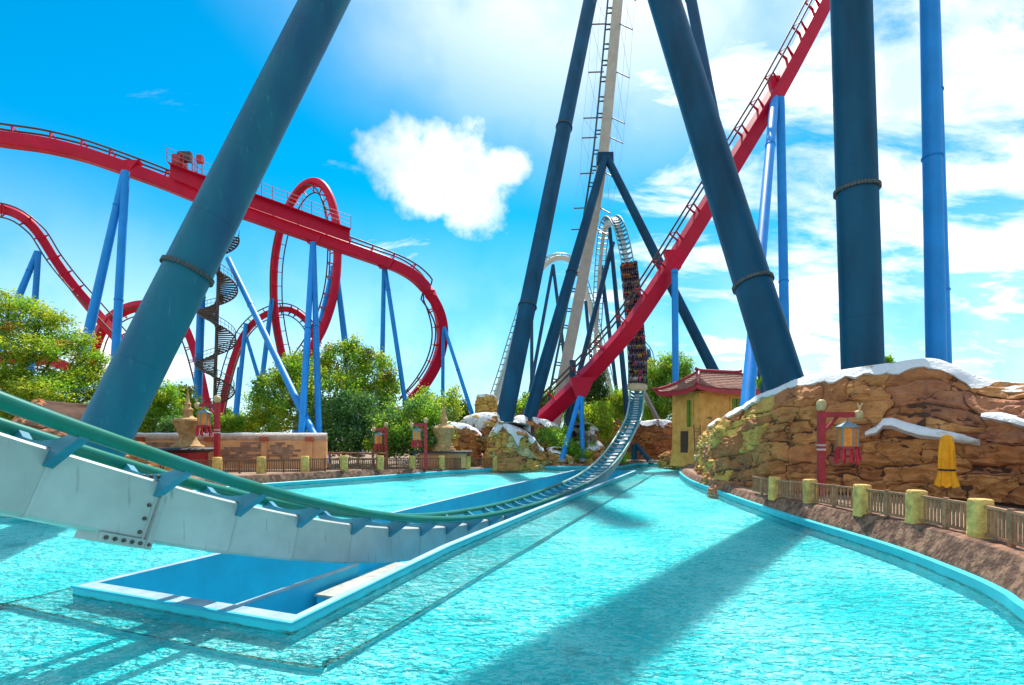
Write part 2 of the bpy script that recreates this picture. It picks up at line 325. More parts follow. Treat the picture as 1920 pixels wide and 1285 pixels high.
L_CYP = leaf_mat('cypress_leaves', (0.05, 0.11, 0.02), (0.13, 0.22, 0.04), 0.4)
# ------------------------------------------------------------------ pool, ground, trench
E2 = [(9.5, 8, 1.3, 1.1), (10.75, 11.2, 1.3, 1.1), (11.4, 12.5, 1.3, 1.1), (11.95, 14.4, 1.3, 1.1), (12.5, 18, 1.2, 1.08), (12.65, 24.1, 1.1, .9), (12.95, 28, .8, .76), (13.3, 32, .6, .7),
      (13.8, 36.4, .7, .8), (14.8, 44.8, .7, .7), (17.5, 56, .7, .6), (20.8, 64, .7, .6), (22.2, 69.0, .7, .6), (20, 70.8, .7, .6), (17, 71, .7, .6), (14.6, 67, .6, .6), (12, 63, .6, .6), (8, 64, .6, .5), (3, 63.4, .6, .4),
      (-1.8, 60.6, .6, .32), (-4.9, 57.3, .7, .43), (-8.4, 53.2, .8, .62), (-12.0, 48.7, .9, .78), (-14.5, 45.6, .9, .88), (-17.4, 42.3, 1.2, .93), (-20.2, 38.5, 1.4, .93), (-21.6, 32.5, 1.2, .93), (-22.2, 27.2, .8, .93),
      (-24.5, 25.7, .8, .93), (-29, 28, .8, .93), (-36, 29, .8, .93), (-45, 24, .8, .93), (-46, 5, .8, .93), (-40, -6, .8, .93), (-15, -9, .8, .93), (5, -8, .8, .93), (9, -2, .8, .93)]
EDGE = catmull([Vector(e) for e in E2], 5, True)
nE = len(EDGE); EN = []
for i in range(nE):
    t = (EDGE[(i + 1) % nE] - EDGE[i - 1]); EN.append(Vector((t.y, -t.x, 0)).normalized())
def edge_ring(off, z): return [Vector((e.x, e.y, 0)) + n * off + Vector((0, 0, z)) for e, n in zip(EDGE, EN)]
AX = Vector((-7.35, 11.4, 0)); DX = Vector((.374, .9274, 0)); NX = Vector((.9274, -.374, 0))
def TR(t, o, z=0.0): return AX + DX * t + NX * o + Vector((0, 0, z))
LEFT = [(0, -3.84), (15, -4.06), (27, -4.4), (50, -4.3)]; RIGHT = [(50, 2.1), (17.4, 2.25), (8, 2.44), (0, 3.11)]
def trench_ring(lo, ro, fo, bo, z):
    out = [TR(t + .3 * (t == 0) - fo * (t == 0) + bo * (t == 50), o - lo, z) for t, o in LEFT] + [TR(t + .3 * (t == 0) - fo * (t == 0) + bo * (t == 50), o + ro, z) for t, o in RIGHT]
    return out
def poly_sheet(name, loops, material):
    tris = tessellate_polygon(loops); vs = [v for l in loops for v in l]
    mb = MB(); mb.add(vs, [tuple(t) for t in tris]); o = mb.build(name, material, smooth=0)
    me = o.data
    bm = bmesh.new(); bm.from_mesh(me)
    for f in bm.faces:
        if f.normal.z < 0: f.normal_flip()
    bm.to_mesh(me); bm.free(); return o
def ring_strip(mb, a, b, mi=0):
    n = len(a); mb.add(a + b, [(i, (i + 1) % n, n + (i + 1) % n, n + i) for i in range(n)], mi)
# ground to the horizon, with the pool cut out
gz = [Vector((e.x, e.y, 0)) + n * e.z + Vector((0, 0, 0)) for e, n in zip(EDGE, EN)]
kerb_top = [Vector((p.x, p.y, e.w)) if len(e) == 4 else p for p, e in zip(gz, EDGE)]
BIG = 3000
struct(poly_sheet('ground', [[Vector((-BIG, -BIG, .9)), Vector((BIG, -BIG, .9)), Vector((BIG, BIG, .9)), Vector((-BIG, BIG, .9))], [p - Vector((0, 0, .004)) for p in kerb_top]], M_GROUND))
# pool floor, painted turquoise
def floor_mat():
    m = mat('turquoise_pool_floor', (0.36, 0.92, 0.92), 0.6, 0, 0.2, 0.8, col2=(0.26, 0.86, 0.87)); nt = m.node_tree; N = nt.nodes; L = nt.links
    b = N['Principled BSDF']; src = b.inputs['Base Color'].links[0].from_socket; geo = N.new('ShaderNodeNewGeometry')
    nz = N.new('ShaderNodeTexNoise'); nz.inputs['Scale'].default_value = 0.55; nz.inputs['Detail'].default_value = 8; nz.inputs['Roughness'].default_value = 0.7; L.new(geo.outputs['Position'], nz.inputs[0])
    cr = N.new('ShaderNodeValToRGB'); cr.color_ramp.elements[0].position = 0.57; cr.color_ramp.elements[0].color = (0, 0, 0, 1); cr.color_ramp.elements[1].position = 0.72; cr.color_ramp.elements[1].color = (0.7, 0.7, 0.7, 1)
    L.new(nz.outputs[0], cr.inputs[0]); mx = N.new('ShaderNodeMix'); mx.data_type = 'RGBA'; L.new(cr.outputs[0], mx.inputs[0]); L.new(src, mx.inputs[6]); mx.inputs[7].default_value = (0.02, 0.26, 0.24, 1)
    L.new(mx.outputs[2], b.inputs['Base Color']); return m
M_FLOOR = floor_mat()
def water_mat():
    m = bpy.data.materials.new('rippled_water'); m.use_nodes = True; nt = m.node_tree; N = nt.nodes; L = nt.links; N.clear()
    out = N.new('ShaderNodeOutputMaterial'); geo = N.new('ShaderNodeNewGeometry')
    mp = N.new('ShaderNodeMapping'); mp.inputs['Rotation'].default_value = (0, 0, R(8)); mp.inputs['Scale'].default_value = (0.85, 1.35, 1); L.new(geo.outputs['Position'], mp.inputs[0])
    h = None
    for sc, amp, de in ((1.4, 1.0, 2), (4.5, 0.62, 2), (12.0, 0.26, 2)):
        n = N.new('ShaderNodeTexNoise'); n.inputs['Scale'].default_value = sc; n.inputs['Detail'].default_value = de; n.inputs['Distortion'].default_value = 0.6; L.new(mp.outputs[0], n.inputs[0])
        mu = N.new('ShaderNodeMath'); mu.operation = 'MULTIPLY'; L.new(n.outputs[0], mu.inputs[0]); mu.inputs[1].default_value = amp
        if h is None: h = mu.outputs[0]
        else:
            ad = N.new('ShaderNodeMath'); L.new(h, ad.inputs[0]); L.new(mu.outputs[0], ad.inputs[1]); h = ad.outputs[0]
    bp = N.new('ShaderNodeBump'); bp.inputs['Strength'].default_value = 1.0; bp.inputs['Distance'].default_value = 0.55; L.new(h, bp.inputs['Height'])
    fr = N.new('ShaderNodeFresnel'); fr.inputs[0].default_value = 1.33; L.new(bp.outputs[0], fr.inputs['Normal'])
    gl = N.new('ShaderNodeBsdfGlossy'); gl.inputs['Roughness'].default_value = 0.21; L.new(bp.outputs[0], gl.inputs['Normal'])
    tr = N.new('ShaderNodeBsdfTransparent')
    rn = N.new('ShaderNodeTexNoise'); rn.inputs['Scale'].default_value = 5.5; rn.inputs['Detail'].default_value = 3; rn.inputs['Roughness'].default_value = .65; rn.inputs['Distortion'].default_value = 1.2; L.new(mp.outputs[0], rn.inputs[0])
    rc = N.new('ShaderNodeValToRGB'); rc.color_ramp.elements[0].position = .42; rc.color_ramp.elements[0].color = (.08, .75, .78, 1); rc.color_ramp.elements[1].position = .60; rc.color_ramp.elements[1].color = (1, 1, 1, 1)  # sun caustic flecks painted into the water's transmission tint
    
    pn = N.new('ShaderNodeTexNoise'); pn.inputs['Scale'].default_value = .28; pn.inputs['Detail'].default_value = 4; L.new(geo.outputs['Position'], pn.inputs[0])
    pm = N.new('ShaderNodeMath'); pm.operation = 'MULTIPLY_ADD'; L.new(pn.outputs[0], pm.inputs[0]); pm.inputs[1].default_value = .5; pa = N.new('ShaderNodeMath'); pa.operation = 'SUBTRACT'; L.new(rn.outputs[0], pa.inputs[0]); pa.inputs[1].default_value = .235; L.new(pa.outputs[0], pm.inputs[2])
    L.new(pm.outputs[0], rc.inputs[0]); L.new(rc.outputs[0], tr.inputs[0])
    mx = N.new('ShaderNodeMixShader'); L.new(fr.outputs[0], mx.inputs[0]); L.new(tr.outputs[0], mx.inputs[1]); L.new(gl.outputs[0], mx.inputs[2]); L.new(mx.outputs[0], out.inputs[0])
    return m
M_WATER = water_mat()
hole = trench_ring(0, 0, 0, 0, 0)
def atz(l, z): return [Vector((p.x, p.y, z)) for p in l]
struct(poly_sheet('pool_floor', [edge_ring(0, -.30), atz(hole, -.30)], M_FLOOR))
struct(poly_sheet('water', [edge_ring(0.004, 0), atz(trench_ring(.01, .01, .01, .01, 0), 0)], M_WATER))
kb = thing('pool_kerb', None, None); kb['kind'] = 'structure'
mb = MB(); ring_strip(mb, edge_ring(0, -.4), edge_ring(0.0, .27)); ring_strip(mb, edge_ring(0, .27), edge_ring(.05, .31)); ring_strip(mb, edge_ring(.05, .31), edge_ring(.16, .31))
mb.build('painted_lip', M_CYAN, kb, 30, True)
mb = MB(); prof = []
for q in range(13):
    f = q / 12; ring = []
    for i, (e, n) in enumerate(zip(EDGE, EN)):
        off = .16 + min(.34, e.z * .35) * min(1, f / .6) + (e.z - .16 - min(.34, e.z * .35)) * max(0, (f - .6) / .4); z = .30 + (e.w - .30) * min(1, f / .62) ** .9
        p = Vector((e.x, e.y, 0)) + n * off; w = 0.06 * math.sin(math.pi * f)
        p += Vector((0, 0, z)) + n * (fbm(p * 1.3) * w) + Vector((0, 0, fbm(p * 1.7 + Vector((9, 0, 0))) * w)); ring.append(p)
    prof.append(ring)
for a, b in zip(prof, prof[1:]): ring_strip(mb, a, b)
mb.build('stone_slope', M_KERB, kb, 60, True)
# trench with pale rim, blue walls, partition
tr = thing('splash_trench', 'blue walled concrete trench with pale rim in the middle of the pool', 'trench')
mb = MB(); o0 = trench_ring(0, 0, 0, 0, .22); i0 = trench_ring(-.28, -.28, -.42, -.28, .22)
ring_strip(mb, o0, i0); mb.build('rim', M_RIMW, tr, 0, True)
mb = MB(); ring_strip(mb, trench_ring(.03, .03, .03, .03, .165), trench_ring(.03, .03, .03, .03, .225)); ring_strip(mb, trench_ring(.03, .03, .03, .03, .225), trench_ring(-.05, -.05, -.05, -.05, .226)); mb.build('rim_edge', M_TRENCH, tr, 0, True)
mb = MB(); ring_strip(mb, trench_ring(0, 0, 0, 0, -.4), trench_ring(0, 0, 0, 0, .17)); mb.build('outer_wall', M_CYAN, tr, 0, True)
def scum(parent, ring_lo, ring_hi):
    n = len(ring_lo); lo = []; hi = []
    for i in range(n):
        a0, a1 = ring_lo[i], ring_lo[(i + 1) % n]; b0, b1 = ring_hi[i], ring_hi[(i + 1) % n]; m = max(1, int((a1 - a0).length / .15))
        for k in range(m):
            p = a0.lerp(a1, k / m); q = b0.lerp(b1, k / m); lo.append(p); hi.append(q + Vector((0, 0, .035 * fbm(q * 1.9, 3))))
    mb = MB(); ring_strip(mb, lo, hi); o = mb.build('waterline_scum', mat('waterline_scum', (.05, .20, .19), .9, 0, .5, 4, col2=(.02, .42, .48), lo=.4, hi=.6), parent, 0, True); o['kind'] = 'stuff'
scum(tr, trench_ring(.006, .006, .006, .006, -.03), trench_ring(.006, .006, .006, .006, .022)); scum(kb, edge_ring(-.008, -.04), edge_ring(-.008, .02))
mb = MB(); ring_strip(mb, trench_ring(-.28, -.28, -.42, -.28, -2.2), i0); mb.build('inner_wall', M_TRENCH, tr, 0)
q = trench_ring(-.3, -.3, -.3, -.3, -2.15); t_ = tessellate_polygon([q]); MB().add(q, [tuple(t) for t in t_]).build('trench_floor', M_TRENCH, tr, 0)
mb = MB(); mb.bar(TR(.76, 1.08, -1.05), TR(4.9, 1.08, -1.05), .10, 2.4); mb.build('partition', M_TRENCH, tr, 0)
mb = MB(); mb.bar(TR(.76, 1.08, .17), TR(4.9, 1.08, .17), .13, .05); mb.build('partition_cap', M_RIMW, tr, 0)
mb = MB(); mb.bar(TR(3.0, 1.72, -.95), TR(6.6, 1.62, -.95), .8, 1.5); mb.build('pump_box', M_TRENCH, tr, 0)
mb = MB(); mb.bar(TR(2.95, 1.72, -.17), TR(6.65, 1.62, -.17), .86, .06); mb.build('pump_box_lid', mat('pale_lid', (.42, .44, .38), .8, 0, .4, 3), tr, 0)
# submerged apron round the trench, its edge lined with silt
def apron_ring(g, z):
    base = [(-.35 - g, -4.9 - g), (0.4, -5.3 - g), (15, -5.5 - g), (32, -5.6 - g), (49, -5.4 - g), (50.6, -4.9), (50.6, 3.2), (49, 3.75 + g), (32, 4.0 + g), (15, 4.25 + g), (1.2, 4.45 + g), (0.0, 4.3 + g), (-.45 - g, 3.5)]
    pts = catmull([TR(t, o, z) for t, o in base], 6, True)
    return [p + Vector((fbm(p * .9), fbm(p * .9 + Vector((5, 5, 0))), 0)) * .05 for p in pts]
ap = thing('trench_apron', None, None); ap['kind'] = 'structure'
a1 = apron_ring(0, -.20); struct_o = poly_sheet('apron_slab', [a1, atz(trench_ring(-.05, -.05, -.05, -.05, 0), -.20)], mat('silty_turquoise_apron', (0.32, 0.80, 0.81), .7, 0, .3, 1.4, col2=(0.24, 0.58, 0.56), lo=.3, hi=.48))
struct_o.parent = ap
mb = MB(); ring_strip(mb, apron_ring(0, -.32), a1); mb.build('apron_side', M_CYAN, ap, 0, True)
mb = MB(); ins = []
for i, p in enumerate(a1):
    w = .02 + .10 * abs(fbm(p * 2.1)); c_ = a1[(i + 1) % len(a1)] - a1[i - 1]; nn = Vector((c_.y, -c_.x, 0)).normalized(); ins.append((p + nn * w + Vector((0, 0, .012)), p - nn * w + Vector((0, 0, .012))))
ring_strip(mb, [a for a, b in ins], [b for a, b in ins]); sl_ = mb.build('silt_line', mat('dark_silt', (0.07, 0.09, 0.06), .9, 0, .5, 6, col2=(0.10, 0.30, 0.28)), ap, 0, True); sl_['kind'] = 'stuff'
# ------------------------------------------------------------------ the white and green splash track
ctl = [(-6.5, 5.85), (-5, 5.2), (-3.3, 4.45), (-1.8, 3.86), (.3, 3.08), (1.75, 2.6), (3.5, 2.08), (5.85, 1.48), (9, .87), (13.5, .33), (20, .02), (26, .02), (33, .24), (38, .55), (43, 1.15), (48, 2.1), (53, 3.4), (57, 4.7), (61.5, 6.5)]
raw = [TR(t, 0, z) for t, z in ctl] + [P(*a) for a in ((1194, 742, 76), (1195, 700, 79.3), (1192, 640, 82), (1186, 570, 84), (1178, 500, 86), (1166, 440, 88.5), (1156, 413, 91), (1147, 405, 94), (1139, 410, 97), (1132, 435, 99.5), (1126, 490, 102), (1121, 570, 104), (1116, 650, 107), (1110, 720, 112), (1100, 770, 122))]
cen = resample(catmull(raw, 14), 0.25)
def frames_planar(pts):
    out = []
    for i, p in enumerate(pts):
        t = (pts[min(i + 1, len(pts) - 1)] - pts[max(i - 1, 0)]).normalized()
        f = min(1, max(0, (p.y - 62) / 16)); s = NX.lerp(Vector((.985, -.17, 0)), f); s = (s - t * s.dot(t)).normalized()
        out.append((p, s, t, s.cross(t)))
    return out
FR = frames_planar(cen)
def fmat(f): 
    p, s, t, u = f; M = Matrix((s, t, u)).transposed().to_4x4(); M.translation = p; return M
NT = thing('splash_coaster_track', 'white spined coaster track with green rails dipping through the pool trench', 'coaster track', TR(0, 0, 0))
for sg in (-1, 1):
    pts = [f[0] + f[1] * (.95 * sg) for f in FR]
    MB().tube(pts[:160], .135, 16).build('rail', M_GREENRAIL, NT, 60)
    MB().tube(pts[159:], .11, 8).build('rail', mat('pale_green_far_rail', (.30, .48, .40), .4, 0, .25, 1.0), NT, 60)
def sec(f, w, top, bot, ch=.05):
    p, s, t, u = f; w /= 2
    return [p + s * a + u * b for a, b in ((-w + ch, top), (w - ch, top), (w, top - ch), (w, bot + ch), (w - ch, bot), (-w + ch, bot), (-w, bot + ch), (-w, top - ch))]
# tie stations
st = []; s_ = .6
idx = lambda s: min(len(FR) - 1, int(round(s / .25)))
tot = (len(FR) - 1) * .25
off0 = 0
while s_ < tot:
    st.append(s_); s_ += 2.05 if s_ < 24 else (1.45 if s_ < 66 else 1.0)
prof_t = [(-1.0, .02), (-.86, .03), (-.70, -.12), (-.42, -.30), (0, -.35), (.42, -.30), (.70, -.12), (.86, .03), (1.0, .02), (1.0, -.14), (.86, -.22), (.42, -.80), (.365, -.80), (.365, -.46), (-.365, -.46), (-.365, -.80), (-.42, -.80), (-.86, -.22), (-1.0, -.14)]
def tie_mesh(th, name):
    # built from convex pieces so that it shades cleanly
    mb = MB(); I = Matrix.Identity(4)
    half = ([(1.02, .02), (1.02, -.16), (.70, -.40), (.60, -.13), (.86, .03)], [(.60, -.13), (.70, -.40), (.42, -.62), (.36, -.30), (.36, -.18)], [(.36, -.33), (.42, -.62), (.38, -.66), (.355, -.66)])
    for poly in [p for p in half] + [[(-x, z) for x, z in p][::-1] for p in half] + [[(-.36, -.18), (0, -.21), (.36, -.18), (.36, -.325), (-.36, -.325)]]:
        mb.prism(poly, I, th)
    # flange strip over the top edge
    me = mb.mesh(name); me.materials.append(M_TEAL)
    bm = bmesh.new(); bm.from_mesh(me); bmesh.ops.recalc_face_normals(bm, faces=bm.faces); bm.to_mesh(me); bm.free(); return me
TIE = tie_mesh(.16, 'tie'); 
for k, s in enumerate(st): link('tie', TIE, NT, fmat(FR[idx(s)]))
# boxed spine in welded lengths between the ties
def spine_piece(a, b, rib):
    i0, i1 = idx(a), idx(b); ids = list(range(i0, i1, 2 if a < 30 else 3)) + [i1]
    rings = [sec(FR[i], .70, -.33, -1.53) for i in ids]
    sp = MB().loft(rings).build('spine_panel', M_SPINE, NT, 35, True)
    if rib:
        f = FR[i1]; f0 = (f[0] - f[2] * .025, *f[1:]); f1 = (f[0] + f[2] * .025, *f[1:])
        MB().loft([sec(f0, .73, -.322, -1.542, .03), sec(f1, .73, -.322, -1.542, .03)]).build('weld_rib', M_SPINE, sp, 0, True)
spine_piece(0, st[0], True)
for k in range(len(st) - 1): spine_piece(st[k] + (.0 if k else 0), st[k + 1], st[k] < 60)
# bolted joint
s_j = min(st, key=lambda s: abs(FR[idx(s)][0].y - AX.y - DX.y * .1)); fj = FR[idx(s_j)]; Mj = fmat(fj)
jp = MB(); jp.box((.375, -.30, -1.60), (.10, 1.0, .17)); jp.box((0, -.30, -1.60), (.7, 1.0, .16)); jp.box((.40, .10, -1.13), (.10, .11, 1.05)); jp.box((-.40, .10, -1.13), (.10, .11, 1.05))
me = jp.mesh('joint_flange'); me.materials.append(M_SPINE); J = link('joint_flange', me, NT, Mj)
bm_ = MB(); bm_.lathe([(.042, 0), (.042, .03), (.03, .035), (.03, .055)], 6); BOLT = bm_.mesh('bolt'); BOLT.materials.append(M_BOLT)
def bolt(parent, M, loc, axis):
    q = Vector(axis).to_track_quat('Z', 'Y').to_matrix().to_4x4(); q.translation = Vector(loc); return link('bolt', BOLT, parent, M @ q)
for z in (-.85, -1.12, -1.39): bolt(NT, Mj, (.345, -.10, z), (1, 0, 0))
for k in range(6): bolt(NT, Mj, (.42, -.72 + k * .165, -1.60), (1, 0, 0))
for k in range(4): bolt(NT, Mj, (-.33 + k * .22, -.085, -.26), (0, -1, 0))
# ------------------------------------------------------------------ columns and A-frames
def dense_z(p0, p1, z): 
    f = (z - p0.z) / (p1.z - p0.z); return p0.lerp(p1, f)
def shaft(parent, p0, p1, r0, r1, m, flanges=(), sides=20, bolts=0, fm=None, name='shaft'):
    p0 = Vector(p0); p1 = Vector(p1); n = 6
    sh = MB().tube([p0.lerp(p1, k / n) for k in range(n + 1)], [r0 + (r1 - r0) * k / n for k in range(n + 1)], sides).build(name, m, parent, 50)
    ax = (p1 - p0).normalized()
    if bolts:
        k = 1; ln = (p1 - p0).length
        while k * 4.6 < ln: c = p0 + ax * (k * 4.6); r = r0 + (r1 - r0) * k * 4.6 / ln; MB().tube([c - ax * .03, c - ax * .015, c + ax * .015, c + ax * .03], [r * 1.0005, r * 1.006, r * 1.006, r * 1.0005], sides, cap=False).build('weld_seam', m, sh, 60); k += 1
    for f in flanges:
        c = p0.lerp(p1, f); r = (r0 + (r1 - r0) * f); w = max(.05, r * .07)
        fl = MB().tube([c - ax * w, c - ax * .012], r * 1.12, sides).tube([c + ax * .012, c + ax * w], r * 1.12, sides).build('flange', fm or m, sh, 30)
        if bolts:
            bb = MB(); x = ax.orthogonal().normalized(); y = ax.cross(x)
            for k in range(bolts):
                a = 2 * math.pi * k / bolts; q = c + (x * math.cos(a) + y * math.sin(a)) * r * 1.09
                bb.tube([q - ax * (w + .06), q + ax * (w + .06)], .035, 6)
            o = bb.build('flange_bolts', M_BOLT, sh, 0); o['kind'] = 'stuff'
    return sh
def frame(name, label, cat, legs, m, group=None, sides=14, foot=True, zfoot=.85, bolts=0, fm=None):
    """legs: (px0,py0,Y0,w0, px1,py1,Y1,w1, flanges) from the head down; carried on down to the ground"""
    heads = []; t = None
    for (x0, y0, Y0, w0, x1, y1, Y1, w1, fl) in legs:
        a = P(x0, y0, Y0); b = P(x1, y1, Y1); ra = w0 * Y0 / 2000; rb = w1 * Y1 / 2000
        if foot and b.z > zfoot:
            k = (a.z - zfoot) / (a.z - b.z); b2 = a.lerp(b, k); rb = ra + (rb - ra) * k; fl = [f / k for f in fl]; b = b2
        if t is None: t = thing(name, label, cat, b, group)
        shaft(t, a, b, ra, rb, m, fl, sides, bolts, fm, 'leg' if len(legs) > 1 else 'shaft')
        if foot: 
            q = Vector((b.x, b.y, zfoot)); MB().lathe([(rb * 1.5, -.1), (rb * 1.5, .22), (rb * 1.42, .26)], 16, q).build('footing', mat('concrete_footing', (.32, .30, .27), .9, 0, .4, 3, .4), t, 40)
    return t
GN = 'dark navy tubular coaster supports'; GB = 'bright blue supports of the red coaster'
frame('coaster_column', 'huge weathered teal column leaning right behind the near track', 'column', [(893, -560, 40, 64, 205, 800, 28.5, 88, [.838])], M_COLUMN, GN, 40, bolts=44, fm=M_FLANGE)
frame('coaster_column', 'thick navy column leaning left behind the right rock cliff', 'column', [(1070, -560, 56, 42, 1461, 690, 36, 70, [.915])], M_NAVY, GN, 40, bolts=44, fm=M_FLANGE)
frame('coaster_column', 'thick upright navy column with bolted collar standing behind the cliff', 'column', [(1580, -500, 33.5, 66, 1617, 690, 33.5, 70, [.72])], M_NAVY, GN, 40, bolts=44, fm=M_FLANGE)
frame('coaster_column', 'slim navy column half hidden behind the left-leaning thick one', 'column', [(1288, -40, 66, 19, 1434, 715, 52, 22, [.06])], M_NAVY_FAR, GN, 24, fm=M_FLANGE)
frame('coaster_column', 'tall navy column leaning right, left of the tan hill spine', 'column', [(1168, -300, 108, 22, 944, 795, 70, 35, [.60, .86])], M_NAVY, GN, 28, fm=M_FLANGE)
frame('coaster_support', 'navy two-legged frame straddling the tan hill spine', 'coaster support', [(1134, 296, 88, 15, 988, 800, 73, 27, [.475, .985]), (1138, 296, 88, 14, 1336, 692, 80, 20, [.63])], M_NAVY, GN, 24, fm=M_FLANGE)
_f = bpy.data.objects['coaster_support']; MB().box(P(1134, 298, 88.5), (2.6, 1.6, 1.5)).build('head_bracket', M_NAVY, _f, 0)
frame('coaster_support', 'navy legs under the crest of the white camelback hill', 'coaster support', [(1149, 455, 93.5, 9, 1086, 700, 90, 10, [.2]), (1143, 428, 93.5, 7, 1176, 775, 88, 11, [])], M_NAVY_FAR, GN, 14)
frame('coaster_support', 'thin navy column below the far side of the camelback hill', 'coaster support', [(1127, 500, 104, 8, 1152, 700, 100, 7, [.03])], M_NAVY_FAR, GN, 14)
frame('coaster_support', 'short navy prop left of the camelback hill, behind the tan spine', 'coaster support', [(1098, 565, 122, 6, 1111, 705, 122, 7, [])], M_NAVY_FAR, GN, 12)
frame('coaster_support', 'splayed navy legs under the distant pale hump', 'coaster support', [(1037, 497, 140, 6, 1000, 700, 136, 7, []), (1037, 497, 140, 6, 1062, 700, 136, 7, [])], M_NAVY_FAR, GN, 12)
frame('coaster_column', 'thin upright navy column left of the distant pale hump', 'column', [(997, 560, 130, 6, 997, 720, 130, 7, [])], M_NAVY_FAR, GN, 12)
frame('coaster_column', 'stubby navy column carrying the foot of the tan hill spine', 'column', [(1074, 676, 84, 12, 1073, 790, 84, 15, [.01])], M_NAVY, GN, 18, fm=M_FLANGE)
frame('coaster_support', 'navy post and brace under the foot of the drop', 'coaster support', [(1190, 835, 72, 12, 1189, 872, 72, 12, []), (1192, 832, 72, 7, 1222, 870, 70, 9, [])], M_NAVY, GN, 14, zfoot=.5)
frame('coaster_column', 'grey slanting prop to the right of the drop track', 'column', [(1206, 733, 84, 7, 1232, 785, 90, 9, [])], mat('grey_prop_paint', (.28, .27, .30), .5), GN, 12)
frame('coaster_column', 'grey slanting prop behind the small blue support', 'column', [(1085, 770, 80, 6, 1103, 825, 76, 8, [])], mat('grey_prop_paint', (.28, .27, .30), .5), GN, 12)
# bright blue ones on the right
frame('coaster_column', 'bright blue column with collar at right end of the cliff', 'column', [(1741, -60, 34.5, 29, 1756, 700, 33.5, 33, [.475])], M_BLUE, GB, 28)
frame('coaster_column', 'blue column mostly hidden behind its twin at the cliff end', 'column', [(1747, -60, 37, 22, 1770, 700, 36, 25, [.31, .80])], M_BLUE, GB, 24)
frame('coaster_support', 'tall bright blue legs under the steep red track near top', 'coaster support', [(1452, 186, 77.5, 15, 1403, 742, 46, 25, [.24]), (1463, 186, 77.5, 15, 1471, 620, 72, 17, [.8])], M_BLUE, GB, 20)
frame('coaster_column', 'slender bright blue column rising behind the temple hut', 'column', [(1265, 506, 73, 12, 1267, 735, 73, 12, [.03])], M_BLUE, GB, 18)
frame('coaster_support', 'small blue legs under the low end of the red track', 'coaster support', [(1087, 745, 70, 9, 1066, 818, 67, 10, [.3]), (1090, 745, 70, 9, 1092, 838, 67, 9, [])], M_BLUE, GB, 16)
# bright blue ones on the left
LB = [('blue legs under the high left end of the red track', [(234, 322, 62, 12, 160, 650, 60, 17, [.2]), (236, 322, 62, 13, 216, 680, 60, 15, [.68])]),
      ('blue legs beneath the falling red track at the left edge', [(70, 472, 76, 9, 40, 545, 75, 11, [.5]), (72, 472, 76, 9, 65, 575, 75, 10, [])]),
      ('long blue strut slanting across the big tree', [(428, 486, 78, 10, 588, 815, 57, 15, [.33])]),
      ('blue legs under the brake platform in front of the big tree', [(586, 456, 70, 9, 566, 815, 57, 14, [.5]), (588, 456, 70, 9, 599, 850, 57, 13, [.45])]),
      ('blue legs propping the right side of the vertical loop', [(627, 500, 86, 11, 590, 660, 84, 13, [.38]), (630, 500, 86, 9, 648, 650, 84, 12, [])]),
      ('blue strut at the left side of the vertical loop', [(510, 560, 92, 8, 494, 690, 92, 9, [])]),
      ('blue legs under the red track right of the brake platform', [(720, 503, 76, 8, 717, 665, 76, 9, []), (722, 503, 76, 8, 760, 755, 72, 9, [.17])]),
      ('blue legs at the right end of the banked red turn', [(831, 614, 82, 6, 830, 752, 82, 7, []), (833, 614, 82, 6, 886, 778, 78, 8, [.5])]),
      ('blue legs under the low red arc beside the big tree', [(461, 607, 97, 7, 444, 770, 96, 9, [.5]), (462, 632, 97, 6, 480, 692, 97, 7, [.4])]),
      ('short blue stub under the foot of the banked turn', [(793, 738, 84, 5, 793, 752, 84, 6, [])]),
      ('leaning blue leg rising behind the spiral stair foot', [(448, 690, 99, 6, 440, 790, 95, 8, [])])]
for lab, legs in LB: frame('coaster_support', lab, 'coaster support', legs, M_BLUE, GB, 16)
